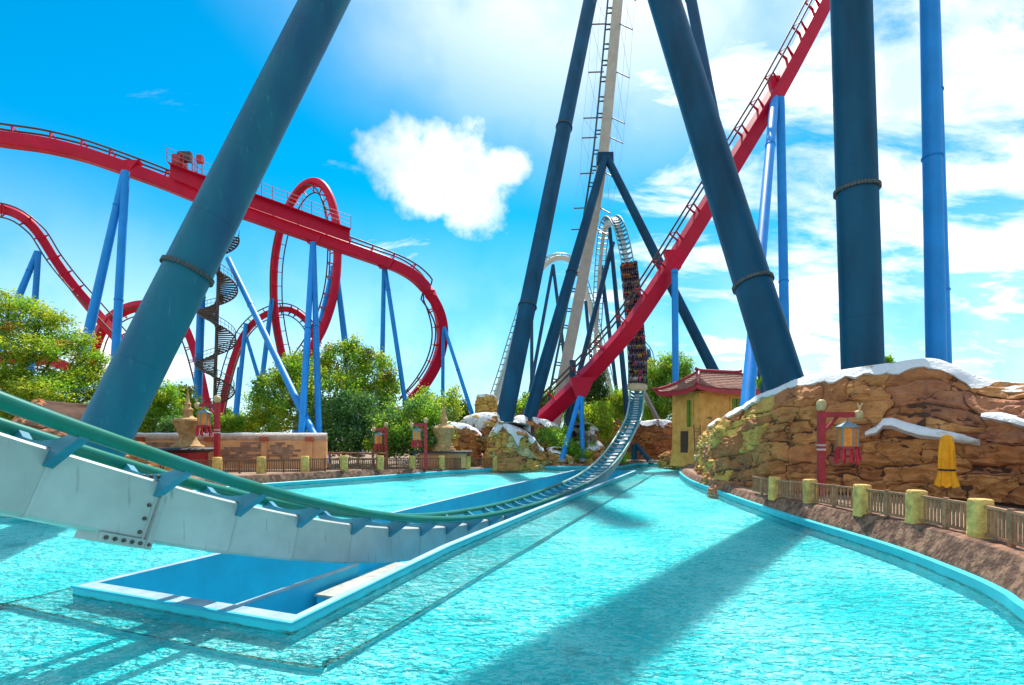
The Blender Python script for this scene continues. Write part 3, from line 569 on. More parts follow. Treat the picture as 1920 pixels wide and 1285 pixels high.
# ------------------------------------------------------------------ other coaster tracks
def track(name, label, ctrl, ups, sw, sh, gauge, rise, step, mspine, mrail, mtie, rr=.09, per=12, tiew=.12, rnd=False):
    pts = catmull([P(*c) for c in ctrl], per); uu = catmull([Vector(u).normalized() for u in ups], per)
    # even spacing
    acc = [0.0]
    for a, b in zip(pts, pts[1:]): acc.append(acc[-1] + (b - a).length)
    tot = acc[-1]; n = max(8, int(tot / .6)); fr = []; j = 0
    for k in range(n + 1):
        s = tot * k / n
        while j < len(acc) - 2 and acc[j + 1] < s: j += 1
        f = (s - acc[j]) / max(1e-6, acc[j + 1] - acc[j]); fr.append((pts[j].lerp(pts[j + 1], f), uu[j].lerp(uu[j + 1], f)))
    F = []
    for k, (p, u) in enumerate(fr):
        t = (fr[min(k + 1, n)][0] - fr[max(k - 1, 0)][0]).normalized(); s = t.cross(u).normalized(); F.append((p, s, t, s.cross(t)))
    T = thing(name, label, 'coaster track', (F[0][0].x, F[0][0].y, F[0][0].z))
    if rnd: MB().tube([f[0] for f in F], sw / 2, 14).build('spine', mspine, T, 60)
    else: MB().loft([sec(f, sw, sh / 2, -sh / 2, .08) for f in F]).build('spine', mspine, T, 35, True)
    for sg in (-1, 1): MB().tube([f[0] + f[1] * (gauge / 2 * sg) + f[3] * rise for f in F], rr, 8).build('rail', mrail, T, 60)
    g = gauge / 2; me = MB(); top = sh / 2 - .05
    I = Matrix.Identity(4)
    me.prism([(-g - rr * .5, rise), (-g + rr * .8, rise), (-sw * .18, top), (-sw * .40, top)], I, tiew).prism([(g + rr * .5, rise), (sw * .40, top), (sw * .18, top), (g - rr * .8, rise)], I, tiew)
    me.bar((-g, 0, rise - .05), (g, 0, rise - .05), tiew * .8, .10)
    tm = me.mesh('tie'); tm.materials.append(mtie)
    bm = bmesh.new(); bm.from_mesh(tm); bmesh.ops.recalc_face_normals(bm, faces=bm.faces); bm.to_mesh(tm); bm.free()
    cnt = int(tot / step)
    for k in range(cnt):
        i = int((k + .5) / cnt * n); link('tie', tm, T, fmat(F[i]))
    return T, F
Z = (0, 0, 1)
def bracket(T, px, py, Y, w, h, m=M_RED, lean=0):
    c = P(px, py, Y); mb = MB()
    mb.loft([[c + Vector((-w * .5 + lean, -.45, h)), c + Vector((w * .5 + lean, -.45, h)), c + Vector((w * .5 + lean, .45, h)), c + Vector((-w * .5 + lean, .45, h))],
             [c + Vector((-.75, -.4, 0)), c + Vector((.75, -.4, 0)), c + Vector((.75, .4, 0)), c + Vector((-.75, .4, 0))]])
    mb.build('support_bracket', m, T, 0, True)
# steep red track, right
up = Vector((-.78, -.35, .50))
T, F = track('red_coaster_track', 'steep straight red track climbing from the rocks to the top right', [(985, 815, 77), (1010, 792, 76.5), (1040, 765, 76), (1090, 716, 75), (1150, 652, 74.5), (1190, 602, 74.5), (1250, 512, 75), (1330, 383, 76), (1400, 268, 77), (1455, 176, 78), (1520, 55, 79.5), (1570, -45, 81)], [up] * 12, 1.75, 2.05, 1.5, 2.5, 4.6, M_RED, M_RAILDK, M_RED, .13)
for a in ((1089, 744, 72.8, 3.4, 2.6, .2), (1265, 505, 74.5, 3.2, 2.6, .0), (1457, 184, 78, 3.0, 3.0, .2)): bracket(T, *a[:5], lean=a[5])
# high red track, left, into the banked turn
T1, F1 = track('red_coaster_track', 'high red track crossing the left sky and banking down behind the trees', [(-60, 250, 60), (0, 261, 61), (80, 272, 62), (150, 288, 63), (200, 304, 63.5), (240, 318, 64), (300, 340, 65), (380, 372, 66), (480, 407, 68), (560, 435, 70), (640, 463, 72), (700, 484, 74), (750, 503, 76), (785, 526, 78), (812, 560, 80), (827, 600, 82), (829, 640, 83), (818, 682, 84), (795, 722, 85), (762, 760, 86)],
              [Z, Z, Z, Z, Z, Z, Z, Z, Z, Z, Z, (.1, 0, 1), (-.1, -.25, 1), (-.35, -.4, .9), (-.6, -.5, .5), (-.8, -.6, .1), (-.85, -.5, 0), (-.85, -.45, .15), (-.8, -.4, .4), (-.6, -.3, .7)], 1.25, 1.5, 1.35, 1.45, 3.1, M_RED, M_RAILDK, M_RED, .12)
for a in ((236, 322, 63.9, 3.6, 1.2), (588, 457, 70.6, 2.2, .9), (721, 503, 74.8, 3.0, 1.1)): bracket(T1, *a)
# falling red track, far left
q = Vector((.35, -.85, .35))
track('red_coaster_track', 'red track falling from the left edge behind the mimosa tree', [(-60, 392, 76), (-20, 391, 76), (15, 395, 76), (48, 412, 76), (75, 443, 77), (105, 490, 78), (140, 540, 79), (180, 588, 80), (225, 640, 81), (275, 705, 82)], [(.1, -.9, -.5), (.1, -.9, -.5), (.2, -.9, -.4), (.3, -.9, -.2), q, q, (.5, -.75, .4), (.6, -.6, .5), (.6, -.5, .6), (.6, -.4, .7)], 1.15, 1.3, 1.9, 1.3, 2.6, M_RED, M_RAILDK, M_RED, .11)
# vertical loop
lp = [(548, 735, 96), (530, 670, 95), (518, 610, 94), (513, 550, 93), (516, 480, 92), (532, 410, 91), (560, 358, 90), (590, 341, 89), (614, 360, 88), (629, 410, 87), (633, 470, 86), (628, 540, 85), (612, 600, 84), (588, 648, 83), (552, 700, 82)]
cc = P(574, 520, 88)
track('red_coaster_track', 'red vertical loop standing behind the brake platform', lp, [(cc - P(*a)) * 1.0 + Vector((0, -3.5, 0)) for a in lp], 1.35, 1.35, 1.9, 1.35, 2.5, M_RED, M_RAILDK, M_RED, .11, rnd=True)
# low arcs
a1_ = [(160, 720, 98), (172, 668, 98), (188, 622, 98), (215, 592, 98), (250, 576, 98), (282, 574, 98), (315, 584, 98), (342, 606, 98), (360, 645, 98), (376, 700, 98), (388, 760, 98)]
c1 = P(270, 690, 98)
track('red_coaster_track', 'low red arch behind the huge teal column', a1_, [(c1 - P(*a)).normalized() + Vector((0, -.5, 0)) for a in a1_], 1.6, 1.3, 1.9, 1.35, 2.4, M_RED, M_RAILDK, M_RED, .12)
a2_ = [(408, 800, 98), (422, 735, 98), (436, 680, 98), (455, 632, 98), (480, 602, 98), (510, 585, 98), (538, 580, 98), (562, 590, 98), (582, 612, 98), (596, 650, 98)]
track('red_coaster_track', 'low red arch with ties facing us, right of the spiral stair', a2_, [(.15, -1, -.25)] * len(a2_), 1.0, 1.1, 2.0, 1.1, 1.5, M_RED, M_RAILDK, M_RAILDK, .11)
track('red_coaster_track', 'short dipping red track low beside the big tree', [(425, 815, 80), (450, 806, 80), (475, 795, 80), (500, 780, 81)], [(-.3, -.5, .8)] * 4, 1.3, 1.6, 1.5, 1.35, 1.6, M_RED, M_RAILDK, mat('yellow_tie_paint', (.45, .33, .08), .6), .11)
track('red_coaster_track', 'red track glimpsed level through the mimosa leaves', [(-40, 668, 84), (0, 670, 84), (40, 672, 84), (90, 676, 84), (130, 690, 84)], [(0, -.3, -1)] * 5, 1.6, 1.4, 1.6, 1.35, 2.0, M_RED, M_RAILDK, M_RED, .11)
# tan-spined hill seen edge on, with its catwalk brackets and safety net
sp = [(1164, -60, 94), (1155, 40, 93.5), (1147, 130, 93), (1139, 215, 92.5), (1130, 300, 92), (1115, 400, 91), (1098, 495, 90), (1080, 590, 88.5), (1064, 670, 87), (1050, 745, 85), (1038, 810, 84)]
T3, F3 = track('tan_coaster_track', 'tan and grey spined track rising edge-on with side nets', sp, [(-.97, .17, .15)] * 11, 1.7, 1.7, 1.2, 1.75, 3.2, M_BEIGE, mat('dark_green_far_rail', (.03, .10, .085), .4), mat('dark_green_far_rail', (.03, .10, .085), .4), .12)
wire = MB(); prev = None; brk = mat('bracket_steel', (.20, .15, .10), .5, .4)
for (x, y) in ((1148, -10), (1142, 45), (1136, 135), (1127, 221), (1124, 258), (1117, 325), (1105, 390), (1100, 430)):
    Y = 92.5 - (y > 300) * 1.0; w = 21 if y < 300 else 17
    a = P(x - w - 12, y + 1, Y); b = P(x - 4, y, Y); c_ = P(x + 20, y, Y); d_ = P(x + 20 + w * 1.15, y + 11, Y - 4)
    MB().bar(a, b, .16).build('net_bracket', brk, T3, 0); MB().bar(c_, d_, .16).build('net_bracket', brk, T3, 0)
    if prev:
        for p_, q_ in ((prev[0], a), (prev[1], d_), (prev[0].lerp(prev[2], .5), a.lerp(b, .5)), (prev[1].lerp(prev[3], .5), d_.lerp(c_, .5)), (prev[0], b), (prev[3], d_)): wire.tube([p_, q_], .028, 4)
    prev = (a, d_, b, c_)
o = wire.build('safety_net_wire', mat('wire_grey', (.45, .47, .5), .5, .5), T3, 0); o['kind'] = 'stuff'
# distant pale hump
hp = [(915, 790, 128), (930, 745, 130), (948, 690, 132), (972, 610, 135), (1000, 528, 138), (1022, 496, 140), (1045, 484, 141), (1068, 488, 141), (1086, 512, 141), (1102, 560, 141), (1118, 620, 141), (1134, 690, 141), (1150, 760, 141)]
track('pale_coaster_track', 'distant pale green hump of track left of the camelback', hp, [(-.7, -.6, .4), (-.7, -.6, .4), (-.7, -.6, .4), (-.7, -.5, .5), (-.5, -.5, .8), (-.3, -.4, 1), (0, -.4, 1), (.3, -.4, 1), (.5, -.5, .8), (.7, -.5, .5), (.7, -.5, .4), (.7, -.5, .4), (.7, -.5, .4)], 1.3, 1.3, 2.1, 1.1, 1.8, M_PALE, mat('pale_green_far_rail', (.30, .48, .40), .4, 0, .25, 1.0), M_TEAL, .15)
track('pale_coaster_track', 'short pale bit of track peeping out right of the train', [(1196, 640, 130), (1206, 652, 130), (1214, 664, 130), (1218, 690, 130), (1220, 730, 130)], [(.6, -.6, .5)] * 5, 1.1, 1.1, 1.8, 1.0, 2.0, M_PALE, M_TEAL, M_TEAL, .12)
frame('coaster_support', 'short navy legs right of the train behind the trees', 'coaster support', [(1216, 656, 129, 5, 1207, 735, 129, 6, []), (1217, 656, 129, 5, 1228, 735, 129, 6, [])], M_NAVY_FAR, GN, 10)
# ------------------------------------------------------------------ brake platform on the high red track
BP = thing('brake_platform', 'red brake trough with railed walkway on the high red track', 'platform', P(490, 410, 68))
def on_t1(px, dz, dy=0.0, side=0.0):
    best = min(F1, key=lambda f: abs(f[0].x / f[0].y * 1000 + 960 - px)); return best[0] + Vector((0, dy, dz)) + best[1] * side
xs = [331 + k * (654 - 331) / 14 for k in range(15)]
for sg in (-1, 1):
    rings = [[on_t1(x, .55, 0, sg * 1.15), on_t1(x, .55, 0, sg * 1.30), on_t1(x, 2.15, 0, sg * 1.30), on_t1(x, 2.15, 0, sg * 1.15)] for x in xs]
    MB().loft(rings).build('trough_side', M_RED, BP, 0, True)
    rings = [[on_t1(x, 2.02, 0, sg * 1.32), on_t1(x, 2.02, 0, sg * 2.15), on_t1(x, 2.12, 0, sg * 2.15), on_t1(x, 2.12, 0, sg * 1.32)] for x in xs]
    MB().loft(rings).build('walkway', M_RED, BP, 0, True)
    for x in xs:
        MB().bar(on_t1(x, 2.1, 0, sg * 2.1), on_t1(x, 3.75, 0, sg * 2.1), .07).build('railing_post', M_LAMPRED, BP, 0)
    for dz in (2.65, 3.2, 3.75): MB().tube([on_t1(x, dz, 0, sg * 2.1) for x in xs], .035, 6).build('handrail', mat('pink_rail_paint', (.45, .16, .20), .5), BP, 0)
for x in (385, 417, 453, 520, 580): 
    a = on_t1(x, 3.05, 0, -1.9); b = on_t1(x + 22, 3.05, 0, -1.9); MB().bar(a, b, .06, .28).build('notice_board', mat('brass_notice', (.42, .27, .12), .6), BP, 0)
for (x, dz, s) in ((345, 4.2, (1.6, .5, 1.2)), (372, 4.7, (.7, .6, .9)), (333, 3.4, (1.0, 1.6, 1.1))):
    MB().box(on_t1(x, dz), s).build('equipment_box', M_LAMPRED if s[0] < 1.5 else M_STAIR, BP, 0)
for k in range(5): MB().bar(on_t1(336 + k * 9, 2.1, 0, -.8), on_t1(336 + k * 9, 5.2 - k * .1, 0, -.8), .08).build('cage_post', M_LAMPRED, BP, 0)
MB().tube([on_t1(336 + k * 9, 5.1 - k * .1, 0, -.8) for k in range(5)], .04, 6).build('handrail', M_LAMPRED, BP, 0)
MB().tube([on_t1(336 + k * 9, 4.2 - k * .1, 0, -.8) for k in range(5)], .04, 6).build('handrail', M_LAMPRED, BP, 0)
# ------------------------------------------------------------------ spiral stair
YS = 72.0; top = P(412, 440, YS); bot = P(399, 735, YS); bot.z = .9
frame('coaster_column', 'blue column rising beside the spiral stair', 'column', [(381, 470, YS + .5, 13, 370, 760, YS + .5, 15, [.3, .7])], M_BLUE, GB, 18)
SS = thing('spiral_staircase', 'brown steel spiral stair winding up beside the blue column', 'staircase', bot)
MB().tube([bot, top], .22, 10).build('centre_pole', M_STAIR, SS, 50)
hgt = top.z - bot.z; nst = int(hgt / .235); sm = MB().prism([(0.15, 0), (2.35, 0), (2.35, .10), (.15, .10)], Matrix.Identity(4), .55)
SM = sm.mesh('step'); SM.materials.append(M_STAIR)
hr = []; hr2 = []; lowe = []; bal = MB()
for k in range(nst):
    z = k / nst; a = -2 * math.pi * (k * .235) / 6.9 + 2.4; c_ = bot.lerp(top, z)
    M = Matrix.Rotation(a, 4, 'Z'); M.translation = c_; link('step', SM, SS, M)
    e = c_ + Vector((math.cos(a), math.sin(a), 0)) * 2.35; hr.append(e + Vector((0, 0, 1.1))); hr2.append(e + Vector((0, 0, .6))); lowe.append(e)
    bal.tube([e, e + Vector((0, 0, 1.1))], .025, 4)
MB().tube(hr, .045, 6).build('handrail', M_STAIR, SS, 50); MB().tube(hr2, .028, 5).build('handrail', M_STAIR, SS, 50); MB().tube(lowe, .10, 5).build('stringer', M_STAIR, SS, 50)
o = bal.build('balusters', M_STAIR, SS, 0); o['kind'] = 'stuff'
# ------------------------------------------------------------------ sculpted rock faces
def rock_face(name, label, base, bw=1.7, bh=.85, pick=None, snow=(.9, 2.4), lean=1.0, back=3.0, seed=1, bulge=.45, inward=None, rnd=1.0):
    rng = random.Random(seed); pl = catmull([Vector((b[0], b[1], b[2])) for b in base], 6); zb = catmull([Vector((b[3], 0, 0)) for b in base], 6)
    acc = [0.0]
    for a, b in zip(pl, pl[1:]): acc.append(acc[-1] + (b - a).to_2d().length)
    LU = acc[-1]; H = sum(p.z - z.x for p, z in zip(pl, zb)) / len(pl)
    mid = pl[len(pl) // 2]
    def at(u):
        u = max(0, min(LU, u)); j = 0
        while j < len(acc) - 2 and acc[j + 1] < u: j += 1
        f = (u - acc[j]) / max(1e-6, acc[j + 1] - acc[j]); p = pl[j].lerp(pl[j + 1], f); t = pl[min(j + 2, len(pl) - 1)] - pl[max(j - 1, 0)]
        n = Vector((t.y, -t.x, 0)).normalized(); return p, n, zb[j].lerp(zb[j + 1], f).x
    sgn = 1 if at(LU / 2)[1].dot(-Vector((mid.x, mid.y, 0))) > 0 else -1
    so_ = Vector((seed * 3.1, seed * 1.7, 0))
    def Sf(u, v, off=0.0):
        p, n, z0 = at(u); n = n * sgn; zt = p.z
        ins = lean * v ** 1.4 + rnd * max(0, (v - .72) / .28) ** 2 * .8
        q = Vector((p.x, p.y, z0 + (zt - z0) * v)); w = fbm((q + so_) * .33, 3) * bulge + fbm((q + so_) * .9, 2) * bulge * .25
        up = Vector((0, 0, .25 + .6 * max(0, v - .7)))
        return q - n * ins + n * w + (n + up).normalized() * off
    def warp(u, h):
        q = Vector((u * .35, h * .5, seed * 7.7)); q2 = Vector((u * 1.1, h * 1.3, seed * 2.2)); return u + fbm(q, 2) * 1.0 + h * .12 + fbm(q2, 3) * .30, h + fbm(q + Vector((4, 8, 0)), 2) * .36 + math.sin(u * .45 + seed) * .2 + fbm(q2 + Vector((3, 1, 4)), 3) * .16
    T = thing(name, label, 'rock', (mid.x, mid.y, zb[len(zb) // 2].x))
    rects = []
    def split(u0, u1, h0, h1):
        w, h = u1 - u0, h1 - h0; lw = bw * rng.uniform(.75, 1.6); lh = bh * rng.uniform(.7, 1.6)
        if h > lh and (h / lh > w / lw or w < lw): 
            m = h0 + h * rng.uniform(.36, .64); split(u0, u1, h0, m); split(u0, u1, m, h1)
        elif w > lw:
            m = u0 + w * rng.uniform(.34, .66); split(u0, m, h0, h1); split(m, u1, h0, h1)
        else: rects.append((u0, u1, h0, h1))
    split(0, LU, 0, H)
    for (u0, u1, h0, h1) in rects:
        if h0 < 1e-6: h0 = -.8
        if h1 > H - 1e-6: h1 = H + .5
        nx = max(5, min(22, int((u1 - u0) / .13) + 2)); ny = max(5, min(16, int((h1 - h0) / .10) + 2)); ob = rng.uniform(-.10, .14); gap = .008
        tilt = rng.uniform(-.10, .10); tz = rng.uniform(-.12, .06); vs = []; fs = []
        def pt(a, b, skirt=False):
            uu = u0 + gap + (u1 - u0 - 2 * gap) * a; hh = h0 + gap + (h1 - h0 - 2 * gap) * b; d = min(a * (u1 - u0), (1 - a) * (u1 - u0), b * (h1 - h0), (1 - b) * (h1 - h0))
            wu, wh = warp(uu, hh); edge = .085 * (1 - math.exp(-d / .022)); q = Vector((wu * 1.7, wh * 2.4, seed * 5.5 + u0))
            off = ob + edge + (a - .5) * tilt + (b - .5) * tz + fbm(q, 5) * .09
            # chiselled strata
            off -= .11 * max(0, math.sin(wh * 7.5 + fbm(q * .6, 2) * 4 + u0) - .62) + .05 * max(0, math.sin(wu * 2.3 + fbm(q * .5, 2) * 5) - .9) * 6
            st_ = wh * 2.6 + fbm(Vector((wu * .5, wh * .6, seed)), 3) * 1.3; fr_ = st_ - math.floor(st_); off += .16 * (min(1, fr_ / .82) if fr_ < .82 else (1 - fr_) / .18) - .08
            vt = wu * .8 + fbm(Vector((wu * .6, wh * .9, seed + 9)), 3) * 1.2; fv = vt - math.floor(vt); off += .07 * (fv / .9 if fv < .9 else (1 - fv) / .1) - .035
            if skirt: off = -.42
            return Sf(wu, max(0, min(1.0, wh / H)), off)
        for j in range(ny + 1):
            for i in range(nx + 1): vs.append(pt(i / nx, j / ny))
        for j in range(ny):
            for i in range(nx): k = j * (nx + 1) + i; fs.append((k, k + 1, k + nx + 2, k + nx + 1))
        border = [(i, 0) for i in range(nx)] + [(nx, j) for j in range(ny)] + [(nx - i, ny) for i in range(nx)] + [(0, ny - j) for j in range(ny)]
        k0 = len(vs)
        for (i, j) in border: vs.append(pt(i / nx, j / ny, True))
        nb = len(border)
        for q in range(nb):
            a = border[q]; b = border[(q + 1) % nb]; fs.append((b[1] * (nx + 1) + b[0], a[1] * (nx + 1) + a[0], k0 + q, k0 + (q + 1) % nb))
        mi = pick(rng, (u0 + u1) / 2 / LU, (h0 + h1) / 2 / H) if pick else rng.choice((0, 1, 1, 4))
        MB().add(vs, fs).build('rock_block', M_ROCKS[mi], T, 30, True)
    # core behind the joints, closed at the back
    nu = max(6, int(LU / .5)); rings = []
    for k in range(nu + 1):
        u = LU * k / nu; p, n, z0 = at(u); n = n * sgn
        col = [Sf(u, v / 8, -.07) for v in range(9)]; t_ = col[-1]
        col += [t_ - n * back * f + Vector((0, 0, -.25 * f * f - .1)) for f in (.35, .7, 1.0)]; col.append(Vector((col[-1].x, col[-1].y, z0 - .2))); col.insert(0, Vector((col[0].x, col[0].y, z0 - .3))); rings.append(col)
    MB().loft(rings).build('rock_core', M_JOINT, T, 50, True)
    if snow:
        drip, sw = snow; nu = max(8, int(LU / .22)); rings = []
        for k in range(nu + 1):
            u = LU * k / nu; p, n, z0 = at(u); n = n * sgn; dn = .035 + drip / H * max(0, .28 + fbm(Vector((u * .55, seed, 0)), 4) * .55)
            ring = []
            for f in (0, .06, .35, .7, 1): ring.append(Sf(u, 1.0 - dn * (1 - f), .02 if f == 0 else .20 + .06 * fbm(Vector((u * .9, f * 3, seed)), 3)))
            tp = ring[-1]
            for f in (.12, .3, .55, .8, 1.0): ring.append(tp - n * sw * f + Vector((0, 0, .16 * math.sin(f * 3) + .24 * fbm(Vector((u * .5, f * 2, seed + 3)), 3) - .35 * f)))
            ring.append(ring[-1] - Vector((0, 0, .8))); rings.append(ring)
        MB().loft(rings, cap=False, closed_ring=False).build('snow_cap', M_SNOW, T, 60, True)
    return T, Sf, LU, H
def px_of(p): return p.x / p.y * 1000 + 960
def pk_cliff(r, u, v):
    if u < .42: return r.choice((2, 3, 2, 5, 1, 4, 1)) if v < .55 else r.choice((2, 2, 3, 1, 2))
    if u < .56: return r.choice((0, 2, 1, 2, 0, 4))
    return r.choice((0, 0, 1, 1, 4))
CL, CS, CLU, CH = rock_face('rock_cliff', 'long brown and ochre blockwork cliff with snowy top behind the right walkway', [(20.5, 58, 4.6, -.3), (17.0, 49.5, 5.0, -.3), (14.9, 42, 5.3, -.3), (13.9, 37.2, 5.7, -.3), (14.2, 33.6, 6.5, -.3), (15.2, 30.9, 7.1, .6), (17.2, 29.2, 7.5, .85), (19.6, 27.8, 7.8, .85), (20.9, 26.6, 7.75, .85), (21.9, 25.3, 6.6, .85), (22.5, 24.0, 6.3, .85), (22.9, 22.8, 7.2, .85), (23.4, 20, 7.4, .85), (24.5, 15, 7.4, .85)], 3.0, 1.15, pk_cliff, (1.0, 2.4), 1.1, 3.2, 3, .42)
# snow lying on ledges of the cliff
def ledge(Tt, Sfn, pts, th=.32, LUx=None):
    top = []; nn = len(pts)
    rings = []
    for k, (u, v) in enumerate(pts):
        e = math.sin(math.pi * (k + .3) / (nn - .4)) ** .5; w = th * e
        a = Sfn(u, v, .10); b = Sfn(u, v + .012, .34 + .22 * e); c = Sfn(u, v + .02 + .035 * e, .42 + .1 * e); d = Sfn(u, v + .035 + .055 * e, .10); rings.append([a, b, c, d])
    MB().loft(rings).build('snow_ledge', M_SNOW, Tt, 60, True)
def u_at_px(Sfn, LUx, px, v):
    return min((LUx * k / 600 for k in range(601)), key=lambda u: abs(px_of(Sfn(u, v)) - px) + (0 if Sfn(u, v).y > 15 else 0) + (1e3 if u < LUx * .35 else 0))
def v_for(Sfn, u, py):
    return min((k / 200 for k in range(201)), key=lambda v: abs(818 - (Sfn(u, v).z - CZ) / Sfn(u, v).y * 1000 - py))
lp_ = []
for (x, y) in ((1620, 822), (1640, 818), (1655, 806), (1675, 806), (1700, 815), (1730, 823), (1770, 828), (1810, 833), (1840, 838)):
    u = u_at_px(CS, CLU, x, .5); lp_.append((u, v_for(CS, u, y)))
ledge(CL, CS, lp_)
lp_ = []
for (x, y) in ((1845, 788), (1870, 793), (1900, 801), (1930, 808)):
    u = u_at_px(CS, CLU, x, .5); lp_.append((u, v_for(CS, u, y)))
ledge(CL, CS, lp_)
och = lambda r, u, v: r.choice((2, 2, 3, 5, 1)) if v < .8 else r.choice((2, 1))
brn = lambda r, u, v: r.choice((0, 1, 4, 0))
rock_face('rock_outcrop', 'lime and ochre boulder at the waterline with a thick snowy slope', [(-3.4, 63.5, 5.3, -.3), (-2.6, 61, 5.5, -.3), (-.6, 60.6, 5.5, -.3), (1.6, 61.8, 4.9, -.3), (3.4, 63.2, 3.9, -.3), (4.8, 64.8, 2.4, -.3)], 1.8, 1.15, och, (3.4, 4.0), 1.1, 4, 11, .5)
rock_face('rock_outcrop', 'broad brown rock behind the small kiosk, left of the lime boulder', [(-11.5, 68, 4.8, .5), (-10.8, 64.5, 5.2, .5), (-8, 63, 5.5, .5), (-5, 63.2, 5.3, .5), (-3.4, 65, 4.8, .5)], 2.3, 1.2, lambda r, u, v: r.choice((1, 1, 0, 2)), (1.6, 4), .7, 4, 12, .4)
rock_face('rock_outcrop', 'low rock swathed in snow below the ochre pillar', [(-8, 72.5, 5.6, 2), (-7.4, 70, 6.2, 2), (-4.5, 68.6, 6.9, 2), (-1, 68.6, 6.7, 2), (1.5, 70, 6.0, 2), (2.2, 73, 5.6, 2)], 2.0, 1.0, och, (5.0, 4), .8, 4, 13, .5)
rock_face('rock_pillar', 'short ochre rock pillar standing above the snowy rocks', [(-5.0, 75, 9.3, 5), (-4.8, 73.2, 9.5, 5), (-3.4, 72.6, 9.6, 5), (-2.3, 73.2, 9.5, 5), (-2.1, 75, 9.2, 5)], 1.6, 1.3, lambda r, u, v: 2, (.4, 2), .15, 2.2, 14, .25, rnd=.3)
rock_face('rock_outcrop', 'brown layered rock between the two navy column bases', [(-1.5, 75, 6.2, 1), (-.6, 72.5, 6.6, 1), (2, 71.3, 6.6, 1), (5, 71.6, 6.0, 1), (7.2, 72.4, 5.4, 1), (8, 74, 5, 1)], 1.9, 1.0, brn, (2.2, 3.2), .8, 3.5, 15, .5)
rock_face('rock_outcrop', 'reddish peaked rock behind the curve of the splash track', [(9.5, 83, 4.6, .8), (10.3, 79.5, 5.8, .8), (12.5, 78, 7.0, .8), (15, 78.2, 6.6, .8), (17, 79, 6.0, .8), (18, 82, 5.6, .8)], 2.6, 1.6, brn, None, .9, 4, 16, .6)
rock_face('rock_outcrop', 'dark brown rock wall between the drop track and the hut', [(16.4, 81, 5.6, .3), (17.2, 77.5, 5.9, .3), (19.5, 76.2, 6.0, .3), (22, 75.8, 6.2, .3), (24.5, 77, 6.0, .3)], 2.2, 1.3, brn, (1.6, 3), .6, 4, 17, .5)
rock_face('rock_outcrop', 'small white topped rocks beside the end of the trench', [(6.4, 69.5, 1.6, -.2), (7.2, 67, 1.7, -.2), (9.2, 66.2, 2.1, -.2), (11, 67, 2.7, -.2), (12.2, 69.5, 3.4, -.2)], 1.5, .8, och, (1.6, 3), .8, 3, 18, .5)
rock_face('rock_outcrop', 'low ochre ledge of rock at the water right of the boulder', [(3.9, 67.5, 2.5, -.3), (4.4, 65.2, 2.4, -.3), (6, 64.9, 1.9, -.3), (7.8, 65.3, 1.4, -.3), (8.6, 67, 1.1, -.3)], 1.5, .8, och, (.7, 3), .4, 3, 19, .4)
rock_face('rock_outcrop', 'snowy rock bank rising left of the drop track', [(8.2, 75.5, 2.8, .5), (9.2, 72.8, 3.6, .5), (11, 72.2, 4.9, .5), (12.6, 73, 5.6, .5), (13.6, 75.5, 5.6, .5)], 1.6, 1.0, brn, (2.2, 3), 1.3, 3, 20, .5)
rock_face('rock_outcrop', 'brown rocks seen through the near rails at the left edge', [(-36, 40, 6.0, .8), (-34, 35.5, 6.4, .8), (-31, 33, 5.4, .8), (-28, 32.6, 4.5, .8), (-25.5, 33.5, 4.0, .8), (-24.5, 37, 3.6, .8)], 2.2, 1.2, lambda r, u, v: r.choice((0, 4, 1)), None, .9, 4, 21, .7)
rock_face('rock_outcrop', 'yellow stained rock foot below the hut by the water', [(19.3, 70.5, 1.6, -.2), (20, 68.2, 2.2, -.2), (21, 66, 2.6, -.2), (22.2, 64.5, 2.0, -.2), (23, 63.5, 3.2, -.2)], 1.4, .8, och, None, .4, 2.5, 22, .3)
